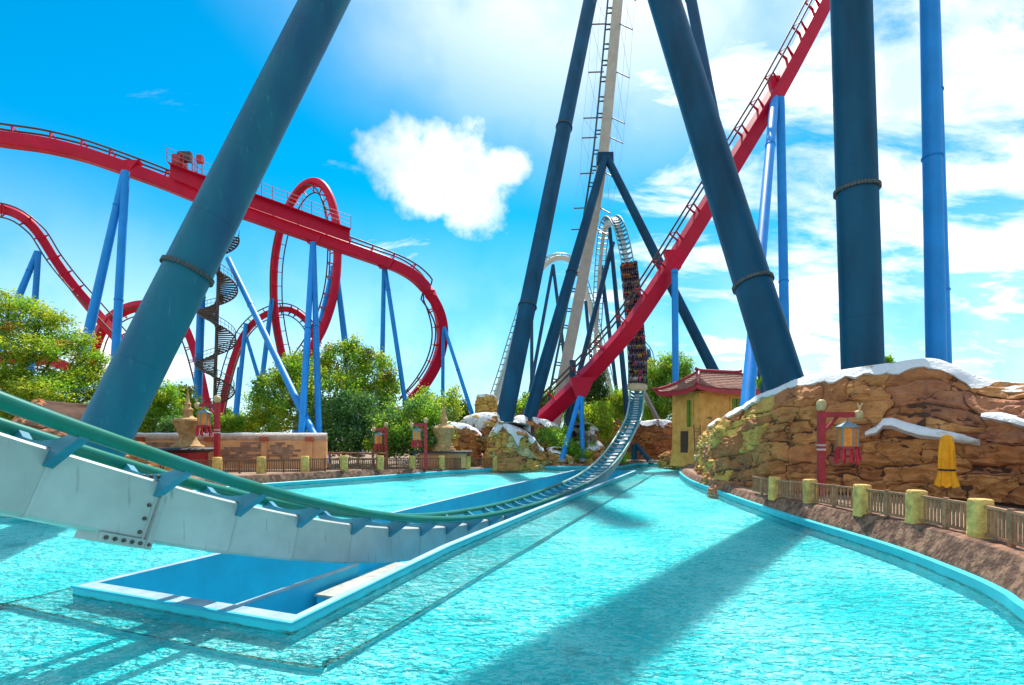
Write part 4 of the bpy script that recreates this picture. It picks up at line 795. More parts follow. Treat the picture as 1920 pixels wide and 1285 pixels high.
# ------------------------------------------------------------------ temple hut
def hut():
    c0 = Vector((21.8, 62, 0)); ra = Vector((.949, .316, 0)); rb = Vector((-.316, .949, 0)); Wd, Dp, zt, z0 = 9.6, 5.1, 9.15, .2
    T = thing('temple_hut', 'yellow stucco hut with red upturned pagoda roof beside the pool', 'hut', c0)
    def L_(a, b, z): return c0 + ra * a + rb * b + Vector((0, 0, z))
    mb = MB(); ring0 = []
    for z, k in ((z0, .25), (z0 + 2.5, .08), (zt - .6, 0), (zt, -.05)):
        rr_ = []
        for (a, b, sa, sb) in ((0, 0, -1, -1), (Wd, 0, 1, -1), (Wd, Dp, 1, 1), (0, Dp, -1, 1)):
            rr_ += [L_(a + sa * k, b + sb * k, z)]
        ring0.append(rr_)
    mb.loft(ring0).build('stucco_wall', M_HUT, T, 0, True)
    # corner pilasters
    for (a, b) in ((.35, -.06), (-.06, .35), (-.06, Dp - .35)):
        MB().bar(L_(a, b, z0), L_(a, b, zt - .2), .7 if b < 0 else .14, .14 if b < 0 else .7, rb).build('pilaster', M_HUT, T, 0)
    # windows: frame, shutter
    for (cen_, dr, w, h, z) in ((L_(0, 1.75, 0), rb, 1.0, 3.2, 6.6), (L_(5.2, 0, 0), ra, 1.5, 2.4, 7.2)):
        n = rb.cross(Vector((0, 0, 1))) if dr == ra else ra; n = -rb if dr == ra else -ra
        wd = MB().bar(cen_ + n * .02 - dr * w / 2 + Vector((0, 0, z)), cen_ + n * .02 + dr * w / 2 + Vector((0, 0, z)), .12, h).build('window', M_GREENW, T, 0)
        fr_ = MB()
        for s in (-1, 1):
            fr_.bar(cen_ + n * .05 + dr * s * (w / 2 + .1) + Vector((0, 0, z - h / 2 - .12)), cen_ + n * .05 + dr * s * (w / 2 + .1) + Vector((0, 0, z + h / 2 + .12)), .2, .2, dr)
            fr_.bar(cen_ + n * .055 - dr * (w / 2) + Vector((0, 0, z + s * (h / 2 + .1))), cen_ + n * .055 + dr * (w / 2) + Vector((0, 0, z + s * (h / 2 + .1))), .2, .18)
        fr_.build('frame', M_HUT, wd, 0); MB().bar(cen_ + n * .12 + Vector((0, 0, z - h / 2)), cen_ + n * .12 + Vector((0, 0, z + h / 2)), .06, .05, dr).build('mullion', mat('dark_green_wood', (.08, .13, .015), .6), wd, 0)
    rg = random.Random(4)
    for k in range(26):
        a = rg.uniform(.9, 4.0); z = 5.0 + .26 * rg.randint(0, 5); 
        MB().bar(L_(a, -.03, z), L_(a + .55, -.03, z), .12, .2).build('brick', M_HUT if k % 3 else M_STONE, T, 0)
    # roof, four concave sides in tile courses
    ov = 1.55; ez = zt + .1; rz = 11.75; a0, a1, b0, b1 = -ov, Wd + ov, -ov, Dp + ov; ra0, ra1, rb_ = 1.9, Wd - 1.9, Dp / 2
    def roofpt(side, s, f):
        if side == 0: e = (a0 + (a1 - a0) * s, b0); r = (ra0 + (ra1 - ra0) * s, rb_)
        elif side == 1: e = (a1, b0 + (b1 - b0) * s); r = (ra1, rb_)
        elif side == 2: e = (a1 + (a0 - a1) * s, b1); r = (ra1 + (ra0 - ra1) * s, rb_)
        else: e = (a0, b1 + (b0 - b1) * s); r = (ra0, rb_)
        lift = .5 * abs(2 * s - 1) ** 4 * (1 - f) ** 2; z = ez + (rz - ez) * (f ** 1.25) + lift
        return L_(e[0] + (r[0] - e[0]) * f, e[1] + (r[1] - e[1]) * f, z)
    NC = 11
    for side in range(4):
        for k in range(NC):
            f0, f1 = k / NC, (k + 1.25) / NC; f1 = min(f1, 1); rings = []
            for i in range(17):
                s = i / 16; a = roofpt(side, s, f0); b = roofpt(side, s, f1); w = .035 * (i % 2)
                rings.append([a + Vector((0, 0, .10 + w)), b + Vector((0, 0, .02)), b + Vector((0, 0, -.06)), a + Vector((0, 0, .0))])
            MB().loft(rings).build('tile_course', M_TILE, T, 0, True)
        # red fascia under the eave
        rings = []
        for i in range(17):
            s = i / 16; a = roofpt(side, s, 0); b = roofpt(side, s, .05); rings.append([a + Vector((0, 0, .16)), b + Vector((0, 0, .10)), b + Vector((0, 0, -.42)), a + Vector((0, 0, -.46))])
        MB().loft(rings).build('eave_board', M_LAMPRED, T, 0, True)
        pts = [roofpt(side, 0, max(0, f) / 10) + Vector((0, 0, .12)) for f in range(-1, 11)]; pts[0] = pts[1] + (pts[1] - pts[2]).normalized() * .5 + Vector((0, 0, .12))
        MB().tube(pts, [.16] + [.19] * 11, 8).build('hip_ridge', M_LAMPRED, T, 50)
    rp = [L_(ra0 - .5, rb_, rz + .36), L_(ra0 - .1, rb_, rz + .2), L_(ra0 + .6, rb_, rz + .14), L_(ra1 - .6, rb_, rz + .14), L_(ra1 + .1, rb_, rz + .2), L_(ra1 + .5, rb_, rz + .36)]
    MB().tube(rp, .22, 8).build('roof_ridge', M_LAMPRED, T, 50)
    # door and plank stair at the foot
    MB().bar(L_(-.10, 2.0, 3.2), L_(-.10, 3.4, 3.2), .1, 2.6).build('door', mat('dark_door_wood', (.10, .05, .03), .8), T, 0)
hut()
ST = thing('plank_stair', 'narrow wooden ladder stair against the hut wall', 'ladder', (21.2, 60.5, .6))
for s in (0, 1): MB().bar((20.75 + s * .55, 60.3, .4), (21.0 + s * .75, 61.6, 5.2), .1).build('stringer', M_WOODD, ST, 0)
for k in range(12):
    f = k / 12; MB().bar((20.75 + .25 * f, 60.25 + 1.3 * f, .5 + 4.7 * f), (21.3 + .45 * f, 60.25 + 1.3 * f, .5 + 4.7 * f), .16, .06).build('step', M_WOOD, ST, 0)
# ------------------------------------------------------------------ fences round the pool
def post(loc, label, h, w, group):
    t = thing('fence_post', label, 'post', loc, group); rg = random.Random(hash(label) & 255); x, y, z = loc
    rings = []
    for f, k in ((-.12, 1.0), (0.02, 1.04), (.3, .98), (.65, 1.0), (.9, .98), (.97, .93), (1.0, .80)):
        rings.append([Vector((x + math.cos(a) * w / 2 * k * (1.25 if True else 1) * (1 + .06 * rg.uniform(-1, 1)) * (1 / max(abs(math.cos(a)), abs(math.sin(a)))) ** .72, y + math.sin(a) * w / 2 * k * 1.25 * (1 / max(abs(math.cos(a)), abs(math.sin(a)))) ** .72, z + h * f)) for a in [2 * math.pi * (q + .5) / 16 for q in range(16)]])
    MB().loft(rings).build('stucco_shaft', M_YELLOW, t, 40, True)
    return t
BALM = MB().box((0, 0, .5), (.06, .045, 1)).mesh('baluster')
def bay(p0, p1, label, group, m, h=.86, n=9, gap=.30):
    p0 = Vector(p0); p1 = Vector(p1); d = (p1 - p0); l = d.length; dn = d.normalized(); p0 = p0 + dn * gap; p1 = p1 - dn * gap; d = p1 - p0
    t = thing('picket_fence', label, 'fence', (p0 + p1) / 2, group); U = Vector((0, 0, 1))
    MB().bar(p0 + U * h, p1 + U * h, .11, .07).build('top_rail', m, t, 0); MB().bar(p0 + U * .12, p1 + U * .12, .09, .08).build('bottom_rail', m, t, 0)
    mid = (p0 + p1) / 2; MB().box(mid + U * (h / 2 + .03), (.12, .12, h + .10)).build('middle_post', m, t, 0)
    me = BALM.copy(); me.materials.append(m); ang = math.atan2(d.y, d.x)
    for k in range(2 * n + 1):
        if k == n: continue
        f = (k + .5) / (2 * n + 1); q = p0 + d * f; M = Matrix.LocRotScale(q + U * .14, Matrix.Rotation(ang, 3, 'Z').to_quaternion(), (1, 1, h - .16)); link('baluster', me, t, M)
GP = 'yellow fence posts round the pool'; GF = 'wooden fence panels round the pool'
RPOST = [(13.4, 27.2, .77), (13.42, 24.0, .9), (13.2, 20.1, 1.02), (13.2, 17.4, 1.08), (13.0, 14.8, 1.1), (12.3, 12.2, 1.1)]
for k, (x, y, z) in enumerate(RPOST[:5]): post((x, y, z), '%s yellow stucco post from the cliff on the right kerb' % ORD[k], 1.06, .42, GP)
post(RPOST[5], 'nearest yellow stucco post on the right kerb', 1.06, .42, GP)
pp = [(13.6, 30.4, .72)] + RPOST
for k in range(6): bay(pp[k], pp[k + 1], ['short slatted fence bay between the cliff and the first right-hand post', 'slatted fence bay between the first and second right-hand posts', 'slatted fence bay before the red lamp post, second to third post', 'slatted fence bay between the third and fourth right-hand posts', 'slatted fence bay below the closed yellow parasol', 'slatted fence bay running out at the right edge'][k], GF, M_WOOD, .88, 6)
LPOST = [(490, 42.8, .95), (572, 44.6, .93), (645, 46.8, .88), (713, 49.8, .77), (773, 52.8, .66), (828, 55.5, .55), (877, 58, .43), (928, 60.5, .32)]
lp3 = [Vector((-26.2, 40.8, .95)), Vector((-23.1, 41.8, .95))] + [Vector(((x - 960) * Y / 1000, Y, z)) for x, Y, z in LPOST]
for k, p in enumerate(lp3): post(p, '%s yellow post from the left along the far kerb fence' % ORD[k], 1.30, .50, GP)
for k in range(len(lp3) - 1): bay(lp3[k], lp3[k + 1], 'dark slatted fence bay right of the %s far kerb post' % ORD[k], GF, M_WOODD, 1.05, 7, .34)
bay(lp3[0] + Vector((-3.2, -.6, 0)), lp3[0], 'dark slatted fence bay at the left end of the far kerb', GF, M_WOODD, 1.05, 7, .34)
# ------------------------------------------------------------------ rendered boundary wall with brick patches
BW = thing('boundary_wall', 'low orange rendered wall with patches of bare brick, left', 'wall', P(420, 870, 51))
w0 = Vector((-40.5, 50.2, 0)); w1 = Vector((-18.2, 52.2, 0)); wd = (w1 - w0).normalized(); wn = Vector((wd.y, -wd.x, 0)); WL = (w1 - w0).length
def WP(s, z, o=0.0): return w0 + wd * s + wn * o + Vector((0, 0, z))
def s_px(px): return min((WL * k / 800 for k in range(801)), key=lambda s: abs(px_of(WP(s, 0)) - px))
MB().bar(WP(0, 2.2, -.3), WP(WL, 2.2, -.3), .6, 2.9).build('render_coat', M_STUCCO, BW, 0)
MB().tube([WP(s * WL / 24, 3.72, -.3) + Vector((0, 0, .05 * fbm(Vector((s, 0, 0))))) for s in range(25)], [.40 + .05 * fbm(Vector((s * .7, 3, 0))) for s in range(25)], 10).build('coping', M_WALLTOP, BW, 60)
MB().tube([WP(s * WL / 24, 4.0, -.36) + Vector((0, 0, .05 * fbm(Vector((s, 5, 0))))) for s in range(25)], [.22 + .08 * fbm(Vector((s * .9, 7, 0))) for s in range(25)], 8).build('snow_cap', M_SNOW, BW, 60)
for px in (265, 393, 496, 581):
    s = s_px(px); pl_ = MB().bar(WP(s, .8, .06), WP(s, 3.55, .06), .55, .2, wn).build('pilaster', M_STUCCO, BW, 0)
    MB().bar(WP(s - .38, 3.62, .10), WP(s + .38, 3.62, .10), .5, .42).build('cap', M_TERRA, pl_, 0)
rg = random.Random(9)
for (xa, xb, ya, yb) in ((272, 332, 814, 836), (414, 448, 836, 868), (448, 490, 830, 868), (503, 548, 826, 864)):
    sa, sb = s_px(xa), s_px(xb); zt_ = 3.9 - (ya - 818) * .051; zb_ = 3.9 - (yb - 818) * .051; row = 0; z = zb_
    while z < min(zt_, 3.35):
        s = sa + rg.uniform(-.5, .4)
        while s < sb + rg.uniform(-.6, .6):
            l = rg.uniform(.42, .66)
            if rg.random() < .93: MB().bar(WP(s, z, .012), WP(s + l - .05, z, .012), .07 + rg.uniform(0, .04), .19).build('brick', M_BRICK, BW, 0)
            s += l
        z += .235
# ------------------------------------------------------------------ stone urn on its canopy, and the kiosk with a stupa
U0 = P(352, 905, 47.5); U0.z = .9
UR = thing('stone_urn', 'tan stone urn with spire on a dark round canopy, left', 'urn', U0)
MB().lathe([(1.55, 0), (1.6, 1.35), (1.7, 1.55)], 24, U0).build('red_drum', M_LAMPRED, UR, 40)
MB().lathe([(1.7, 1.55), (2.35, 1.78), (2.4, 1.86), (2.2, 1.95), (.9, 2.02)], 28, U0).build('canopy_dish', M_DARKROOF, UR, 40)
MB().lathe([(1.35, 1.98), (1.30, 2.15), (1.05, 2.25), (.75, 2.7), (.68, 3.05), (.78, 3.3), (1.05, 3.9), (1.15, 4.25), (1.22, 4.35), (1.15, 4.5), (.55, 4.65), (.42, 4.8)], 24, U0).build('bowl', M_STONE, UR, 50)
MB().lathe([(.40, 4.75), (.36, 5.2), (.46, 5.3), (.46, 5.38), (.28, 5.5), (.22, 5.75), (.30, 5.85), (.18, 6.0), (.10, 6.5), (.03, 7.1)], 16, U0).build('spire', M_STONE, UR, 50)
K0 = P(832, 880, 58.5); K0.z = .5
KI = thing('stupa_kiosk', 'low kiosk with dark flat roof and stone stupa, before the brown rock', 'kiosk', K0)
MB().box(K0 + Vector((0, 0, .75)), (5.0, 2.4, 1.6)).build('counter', M_STUCCO, KI, 0)
MB().box(K0 + Vector((-.2, -.1, 1.66)), (6.6, 3.2, .2)).build('flat_roof', M_DARKROOF, KI, 0)
MB().lathe([(1.35, 1.78), (1.3, 2.0), (1.15, 2.02), (1.12, 2.25), (1.0, 2.28), (.98, 2.55), (.86, 2.6), (.84, 2.85), (.95, 3.2), (1.15, 3.9), (1.2, 4.3), (1.0, 4.5), (.5, 4.6)], 22, K0).build('stupa_bell', M_STONE, KI, 40)
MB().lathe([(.5, 4.6), (.36, 4.8), (.34, 5.2), (.45, 5.3), (.3, 5.45), (.24, 6.0), (.1, 6.6), (.03, 7.4)], 14, K0).build('spire', M_STONE, KI, 50)
# ------------------------------------------------------------------ lantern posts
def lamp(base, h, arm, pw, label, llabel, s=1.0, stripe=True):
    """arm < 0 points left"""
    b = Vector(base); t = thing('lamp_post', label, 'lamp post', b, 'red lamp posts'); sg = 1 if arm > 0 else -1; U = Vector((0, 0, 1))
    MB().box(b + U * h / 2, (pw, pw, h)).build('post', M_LAMPRED, t, 0); MB().lathe([(pw * .45, 0), (pw * .7, .1), (pw * .82, .3 * s), (pw * .7, .48 * s), (pw * .3, .58 * s)], 14, b + U * h).build('ball_finial', M_BALL, t, 60)
    MB().bar(b + U * (h - .18 * s), b + U * (h - .18 * s) + Vector((arm, 0, 0)), pw * .8, .26 * s).build('arm', M_LAMPRED, t, 0)
    MB().bar(b + U * (h - 1.15 * s), b + U * (h - .3 * s) + Vector((arm * .5, 0, 0)), pw * .4, .12 * s).build('brace', M_LAMPRED, t, 0)
    e = b + U * (h - .16 * s) + Vector((arm, 0, 0)); MB().lathe([(.05, -.34 * s), (.20 * s, -.2 * s), (.24 * s, 0), (.16 * s, .16 * s), (.05, .2 * s)], 10, e + Vector((sg * .25 * s, 0, 0))).build('carved_end', M_BALL, t, 50)
    for k in (-1, 1): MB().tube([e + Vector((sg * .3 * s, .08 * k, .1 * s)), e + Vector((sg * (.3 + .12 * k) * s, .1 * k, .42 * s)), e + Vector((sg * (.34 + .2 * k) * s, .1 * k, .58 * s))], [.05 * s, .04 * s, .015 * s], 6).build('horn', M_BALL, t, 50)
    if stripe:
        for k in (0, 1): MB().box(b + U * (h * .60 - k * .22 * s), (pw + .01, pw + .01, .09 * s)).build('pale_band', mat('pale_band_paint', (.62, .45, .40), .6), t, 0)
    # hanging lantern
    c = b + U * (h - .55 * s) + Vector((arm - sg * .28 * s, 0, 0)); ln = thing('hanging_lantern', llabel, 'lantern', c, 'amber lanterns with red fringes')
    MB().tube([c + U * .25 * s, c + U * -.02], .03 * s, 6).build('hook', M_GREYBL, ln, 0)
    MB().lathe([(.14 * s, .02 * s), (.22 * s, -.05 * s), (.52 * s, -.22 * s), (.53 * s, -.27 * s), (.42 * s, -.28 * s)], 6, c).build('cap', M_GREYBL, ln, 0)
    r = .42 * s
    for k in range(6):
        a0 = 2 * math.pi * (k + .5) / 6; a1 = 2 * math.pi * (k + 1.5) / 6; q0 = c + Vector((math.cos(a0) * r, math.sin(a0) * r, 0)); q1 = c + Vector((math.cos(a1) * r, math.sin(a1) * r, 0))
        MB().bar(q0 + U * -.75 * s, q1 + U * -.75 * s, .03, .95 * s).build('pane', M_ORANGE, ln, 0); MB().bar(q0 * 1 + U * -1.26 * s, q0 + U * -.25 * s, .07 * s).build('frame_bar', M_GREYBL, ln, 0)
    MB().lathe([(.48 * s, -1.36 * s), (.52 * s, -1.34 * s), (.50 * s, -1.22 * s), (.4 * s, -1.2 * s)], 6, c).build('red_rim', M_LAMPRED, ln, 0)
    for k in range(10):
        a = 2 * math.pi * k / 10; q = c + Vector((math.cos(a) * r * 1.15, math.sin(a) * r * 1.15, -1.32 * s)); MB().tube([q, q + U * -.2 * s, q + Vector((math.cos(a) * .08, math.sin(a) * .08, -.55 * s - .12 * (k % 3) * s))], [.03 * s, .05 * s, .075 * s], 6).build('tassel', mat('red_tassel', (.62, .02, .06), .7), ln, 50)
b_ = P(1540, 900, 26.6); lamp((b_.x, b_.y, .9), 4.25, 1.6, .29, 'red lamp post with arm in front of the right cliff', 'amber lantern with long red fringe hanging before the right cliff')
b_ = P(407, 860, 46.5); lamp((b_.x, b_.y, .9), 5.9, -1.45, .38, 'red lamp post standing beside the stone urn', 'amber lantern hanging next to the stone urn', 1.1)
b_ = P(798, 860, 53.5); lamp((b_.x, b_.y, .6), 4.6, -1.15, .28, 'red lamp post beside the stupa kiosk', 'amber lantern hanging left of the stupa kiosk', .95, False)
b_ = P(724, 860, 56); lamp((b_.x, b_.y, .8), 4.0, -1.05, .28, 'red lamp post in front of the dark bushes', 'small amber lantern hanging before the dark bushes', .95, False)
# ------------------------------------------------------------------ closed parasol
pb = P(1775, 900, 24.2); pb.z = .9
PA = thing('closed_parasol', 'closed yellow canvas parasol strapped shut by the right cliff', 'parasol', pb)
MB().tube([pb, pb + Vector((0, 0, 3.05))], .04, 8).build('pole', M_WOODD, PA, 50)
def para(prof, n=40, folds=9, amp=.16):
    rings = []
    for r, z in prof:
        rings.append([pb + Vector((math.cos(a) * r * (1 + amp * math.sin(a * folds + z * .6)), math.sin(a) * r * (1 + amp * math.sin(a * folds + z * .6)), z + (.06 * math.sin(a * folds) if z < .95 else 0))) for a in [2 * math.pi * q / n for q in range(n)]])
    return MB().loft(rings)
para([(.42, .72), (.39, .85), (.31, 1.2), (.27, 1.46), (.29, 1.7), (.28, 2.1), (.25, 2.6), (.22, 2.85), (.17, 3.0), (.06, 3.06)]).build('canopy', M_CANVAS, PA, 70, True)
MB().lathe([(.315, 1.43), (.32, 1.45), (.32, 1.49), (.315, 1.51)], 24, pb).build('strap', M_BLACK, PA, 40)
MB().lathe([(.42, 0), (.42, .12), (.1, .16)], 16, pb).build('base', M_WOODD, PA, 40)
# rustic log rail before the bushes
LG = thing('log_railing', 'rustic log railing in front of the dark bushes', 'railing', P(665, 860, 54))
for k in range(5): q = P(618 + k * 27, 862, 54); MB().tube([Vector((q.x, q.y, .8)), Vector((q.x, q.y, 2.35))], .12, 8).build('log_post', M_WOODD, LG, 50)
for dz in (1.6, 2.15): MB().tube([Vector((P(612 + k * 14, 860, 54).x, 54, dz + .08 * fbm(Vector((k, dz, 0))))) for k in range(9)], .09, 8).build('log_rail', M_WOODD, LG, 50)
# ------------------------------------------------------------------ trees and shrubs
import numpy as np
RS = np.random.RandomState(5)
def leaves(clusters, size, per, spread, flat=0.0, aspect=.5):
    """clusters: (n,3) -> one quad per leaf"""
    c = np.repeat(np.asarray(clusters), per, axis=0); n = len(c)
    c = c + RS.normal(0, 1, (n, 3)) * np.array([spread, spread, spread * (1 - .55 * flat)])
    d = RS.normal(0, 1, (n, 3)); d[:, 2] *= (1 - .7 * flat); d /= np.linalg.norm(d, axis=1)[:, None]
    e = RS.normal(0, 1, (n, 3)); e[:, 2] *= (1 - .7 * flat); e = np.cross(d, np.cross(e, d)); e /= np.linalg.norm(e, axis=1)[:, None] + 1e-9
    s = size * 1.12 * RS.uniform(.6, 1.35, (n, 1)); v = np.stack([c - d * s * .5, c + e * s * aspect * .5 + np.array([0, 0, .04]) * s, c + d * s * .5, c - e * s * aspect * .5], 1)
    return v.reshape(-1, 3)
def leaf_mesh(name, parts, parent):
    """parts: list of (verts, material)"""
    vs = np.concatenate([p[0] for p in parts]); n = len(vs) // 4; me = bpy.data.meshes.new(name)
    me.vertices.add(len(vs)); me.vertices.foreach_set('co', vs.astype(np.float32).ravel()); me.loops.add(n * 4); me.loops.foreach_set('vertex_index', np.arange(n * 4, dtype=np.int32))
    me.polygons.add(n); me.polygons.foreach_set('loop_start', np.arange(0, n * 4, 4, dtype=np.int32))
    mi = np.concatenate([np.full(len(p[0]) // 4, k, dtype=np.int32) for k, p in enumerate(parts)]); me.polygons.foreach_set('material_index', mi)
    for p in parts: me.materials.append(p[1])
    me.update(); me.validate(); return link(name, me, parent)
def lobe_pts(lobes, n, inner=.55):
    vol = np.array([l[3] * l[4] for l in lobes], float); vol /= vol.sum(); out = []; own = []
    for k, l in enumerate(lobes):
        m = max(3, int(n * vol[k])); c = P(l[0], l[1], l[2]); rx = l[3] * l[2] / 1000; rz = l[4] * l[2] / 1000; ry = l[5] if len(l) > 5 else rx * .8
        d = RS.normal(0, 1, (m, 3)); d /= np.linalg.norm(d, axis=1)[:, None]; r = RS.uniform(inner, 1.0, (m, 1)) ** .7
        out.append(np.array(c) + d * r * np.array([rx, ry, rz])); own += [k] * m
    return np.concatenate(out), np.array(own)
def tree(name, label, cat, base, lobes, mats, n, per, size, spread, tr=.25, flat=0., group=None, inner=.55, limbs=True, zb=.9, aspect=.5):
    b = P(*base); b.z = zb; T = thing(name, label, cat, b, group); cl, own = lobe_pts(lobes, n, inner); parts = []; ws = [m[1] for m in mats]; tot = sum(ws)
    # materials go by lobe and patch so that a shoot keeps its colour
    key = (np.sin(cl @ np.array([.9, .7, 1.1]) * 1.3 + own * 2.1) * .5 + .5) * .6 + RS.uniform(0, 1, len(cl)) * .4; order = np.argsort(np.argsort(key)) / len(cl); a = 0
    for m, w in mats:
        sel = cl[(order >= a) & (order < a + w / tot + 1e-6)]; a += w / tot
        if len(sel): parts.append((leaves(sel, size, int(per * 2.9), spread * 1.18, flat, aspect * 1.25), m))
    leaf_mesh('crown', parts, T)
    if limbs:
        mb = MB(); cz = np.mean([P(*l[:3]) for l in lobes], axis=0); fork = Vector((b.x * .75 + cz[0] * .25, b.y * .75 + cz[1] * .25, b.z + (cz[2] - b.z) * .45))
        mb.tube([b - Vector((0, 0, .2)), b.lerp(fork, .5) + Vector((.1, 0, 0)), fork], [tr * 1.25, tr, tr * .85], 9).build('trunk', M_BARK, T, 60)
        mb = MB()
        for k, l in enumerate(lobes):
            c = P(*l[:3]); m_ = fork.lerp(c, .55) + Vector((0, 0, -.3)); mb.tube([fork, m_, c], [tr * .6, tr * .35, tr * .12], 6)
            pts = cl[own == k]
            for q in pts[:: max(1, len(pts) // 7)]: mb.tube([m_.lerp(c, .5), Vector(q)], [tr * .2, tr * .06], 4)
        mb.build('limbs', M_BARK, T, 60)
    return T
GT = 'trees and shrubs round the pool'
tree('mimosa_tree', 'large flat-layered yellow green tree at the left edge', 'tree', (-25, 880, 45), [(15, 570, 43, 55, 20), (75, 600, 44, 62, 22), (-20, 620, 42, 60, 24), (120, 640, 45, 50, 22), (50, 655, 42, 70, 24), (160, 672, 46, 36, 18), (10, 700, 41, 60, 24), (175, 700, 46, 30, 20), (120, 712, 44, 60, 22), (60, 735, 41, 75, 28), (150, 755, 45, 55, 26), (20, 775, 42, 50, 22), (100, 785, 44, 60, 20), (190, 740, 46, 25, 20)], [(L_MIM, 5), (L_YEL, 3), (L_GRN, 3), (L_RUST, .35)], 800, 26, .20, .30, .32, .75, GT, .25, aspect=.34)
tree('slim_tree', 'small green tree behind the wall, left of the urn', 'tree', (296, 820, 60), [(300, 738, 60, 32, 20), (282, 762, 60, 28, 18), (322, 765, 61, 28, 20), (300, 790, 60, 34, 14)], [(L_GRN, 3), (L_YEL, 1)], 130, 20, .26, .32, .16, .3, GT)
tree('slim_tree', 'small green tree behind the wall and the urn spire', 'tree', (345, 820, 64), [(345, 745, 64, 20, 20), (352, 770, 64, 22, 18), (335, 790, 64, 24, 14)], [(L_GRN, 2), (L_YEL, 1), (L_RUST, .3)], 90, 18, .26, .32, .14, .3, GT)
tree('broad_tree', 'big round yellow green tree behind the blue legs', 'tree', (610, 850, 70), [(520, 735, 70, 44, 44), (488, 765, 70, 28, 34), (575, 700, 71, 48, 40), (650, 678, 72, 50, 40), (700, 700, 72, 42, 44), (620, 740, 68, 70, 46), (560, 770, 68, 60, 36), (690, 755, 70, 46, 44), (500, 800, 70, 40, 24), (730, 735, 73, 18, 40), (655, 650, 72, 22, 18), (545, 690, 72, 24, 22)], [(L_YEL, 4), (L_GRN, 5), (L_DRK, 1.2), (L_RUST, .45)], 900, 22, .26, .36, .35, .1, GT, .5)
tree('dark_bush', 'dark blue green bush below the big tree', 'bush', (640, 860, 62), [(620, 790, 62, 45, 38), (660, 770, 62, 40, 36), (640, 825, 61, 60, 28), (700, 815, 62, 50, 34), (600, 830, 63, 30, 24), (740, 835, 62, 40, 20)], [(L_DRK, 5), (L_GRN, .7)], 360, 24, .24, .34, .2, 0, GT, .5)
tree('glossy_bush', 'speckled green bush behind the kiosk lamp', 'bush', (770, 860, 59.5), [(735, 790, 60, 42, 30), (790, 775, 60, 40, 28), (770, 815, 59, 55, 30), (730, 835, 59, 40, 18), (815, 800, 61, 32, 22)], [(L_GRN, 3), (L_DRK, 3), (L_YEL, 1.2)], 320, 22, .23, .34, .2, 0, GT, .5)
tree('light_shrub', 'light green feathery shrub above the kiosk stupa', 'shrub', (815, 850, 68), [(808, 770, 68, 28, 22), (835, 770, 69, 26, 22), (850, 745, 70, 10, 20), (800, 745, 70, 12, 14)], [(L_YEL, 3), (L_GRN, 1)], 130, 20, .24, .34, .12, 0, GT)
tree('small_conifer', 'dark little conifer left of the ochre pillar', 'tree', (868, 830, 82), [(868, 785, 82, 16, 12), (866, 770, 82, 11, 10), (867, 758, 82, 5, 8), (845, 788, 82, 12, 12), (885, 792, 82, 12, 8)], [(L_CYP, 1)], 90, 20, .26, .3, .12, 0, GT)
tree('yellow_shrub', 'yellow green shrub between the blue legs and drop track', 'shrub', (1118, 850, 76), [(1110, 775, 76, 20, 16), (1125, 800, 75, 24, 24), (1105, 815, 75, 16, 18), (1135, 770, 77, 14, 14), (1118, 830, 74, 20, 12)], [(L_YEL, 4), (L_GRN, 1.5)], 170, 22, .25, .34, .12, 0, GT)
tree('cypress_tree', 'dark narrow tree behind the low end of the red track', 'tree', (1120, 830, 93), [(1120, 740, 93, 22, 24), (1115, 712, 93, 18, 20), (1130, 765, 93, 26, 18), (1124, 690, 93, 9, 14)], [(L_CYP, 3), (L_DRK, 1)], 180, 22, .3, .4, .2, 0, GT)
tree('green_shrub', 'green shrubs below the drop track behind the peaked rock', 'shrub', (1150, 840, 92), [(1155, 755, 92, 26, 20), (1140, 775, 92, 30, 16), (1170, 770, 92, 20, 14)], [(L_YEL, 2), (L_GRN, 3)], 130, 20, .3, .4, .15, 0, GT)
tree('tall_tree', 'tall airy green tree between the train and the hut', 'tree', (1240, 850, 95), [(1238, 690, 95, 26, 26), (1268, 685, 96, 26, 20), (1225, 720, 95, 24, 22), (1260, 720, 95, 34, 26), (1240, 752, 95, 36, 26), (1285, 700, 96, 14, 16), (1222, 770, 95, 20, 20), (1262, 775, 95, 30, 18)], [(L_GRN, 4), (L_YEL, 1.5), (L_DRK, 1)], 420, 22, .3, .42, .28, 0, GT)
tree('garden_bush', 'fresh green bush in the rock garden left of the blue legs', 'bush', (1040, 860, 68), [(1035, 822, 68, 22, 14), (1060, 838, 67.5, 26, 14), (1020, 815, 69, 14, 10), (1078, 850, 67, 20, 10), (1050, 812, 69, 14, 8)], [(L_GRN, 4), (L_DRK, 1), (L_YEL, 1)], 150, 22, .22, .28, .1, 0, GT, zb=1.5)
tree('green_shrub', 'green shrubs behind the brown layered rock, centre', 'shrub', (1010, 840, 90), [(975, 775, 90, 24, 16), (1005, 765, 90, 26, 22), (1040, 760, 90, 26, 26), (1055, 735, 91, 14, 18), (985, 755, 92, 14, 14)], [(L_GRN, 3), (L_CYP, 2), (L_YEL, 1)], 230, 22, .3, .4, .15, 0, GT)
tree('leafy_tuft', 'tuft of leaves showing over the cliff top', 'tree', (1660, 800, 38), [(1660, 676, 38, 8, 8), (1656, 690, 38, 10, 10), (1664, 700, 38, 10, 10)], [(L_GRN, 1), (L_YEL, 1)], 36, 16, .16, .14, .06, 0, GT)
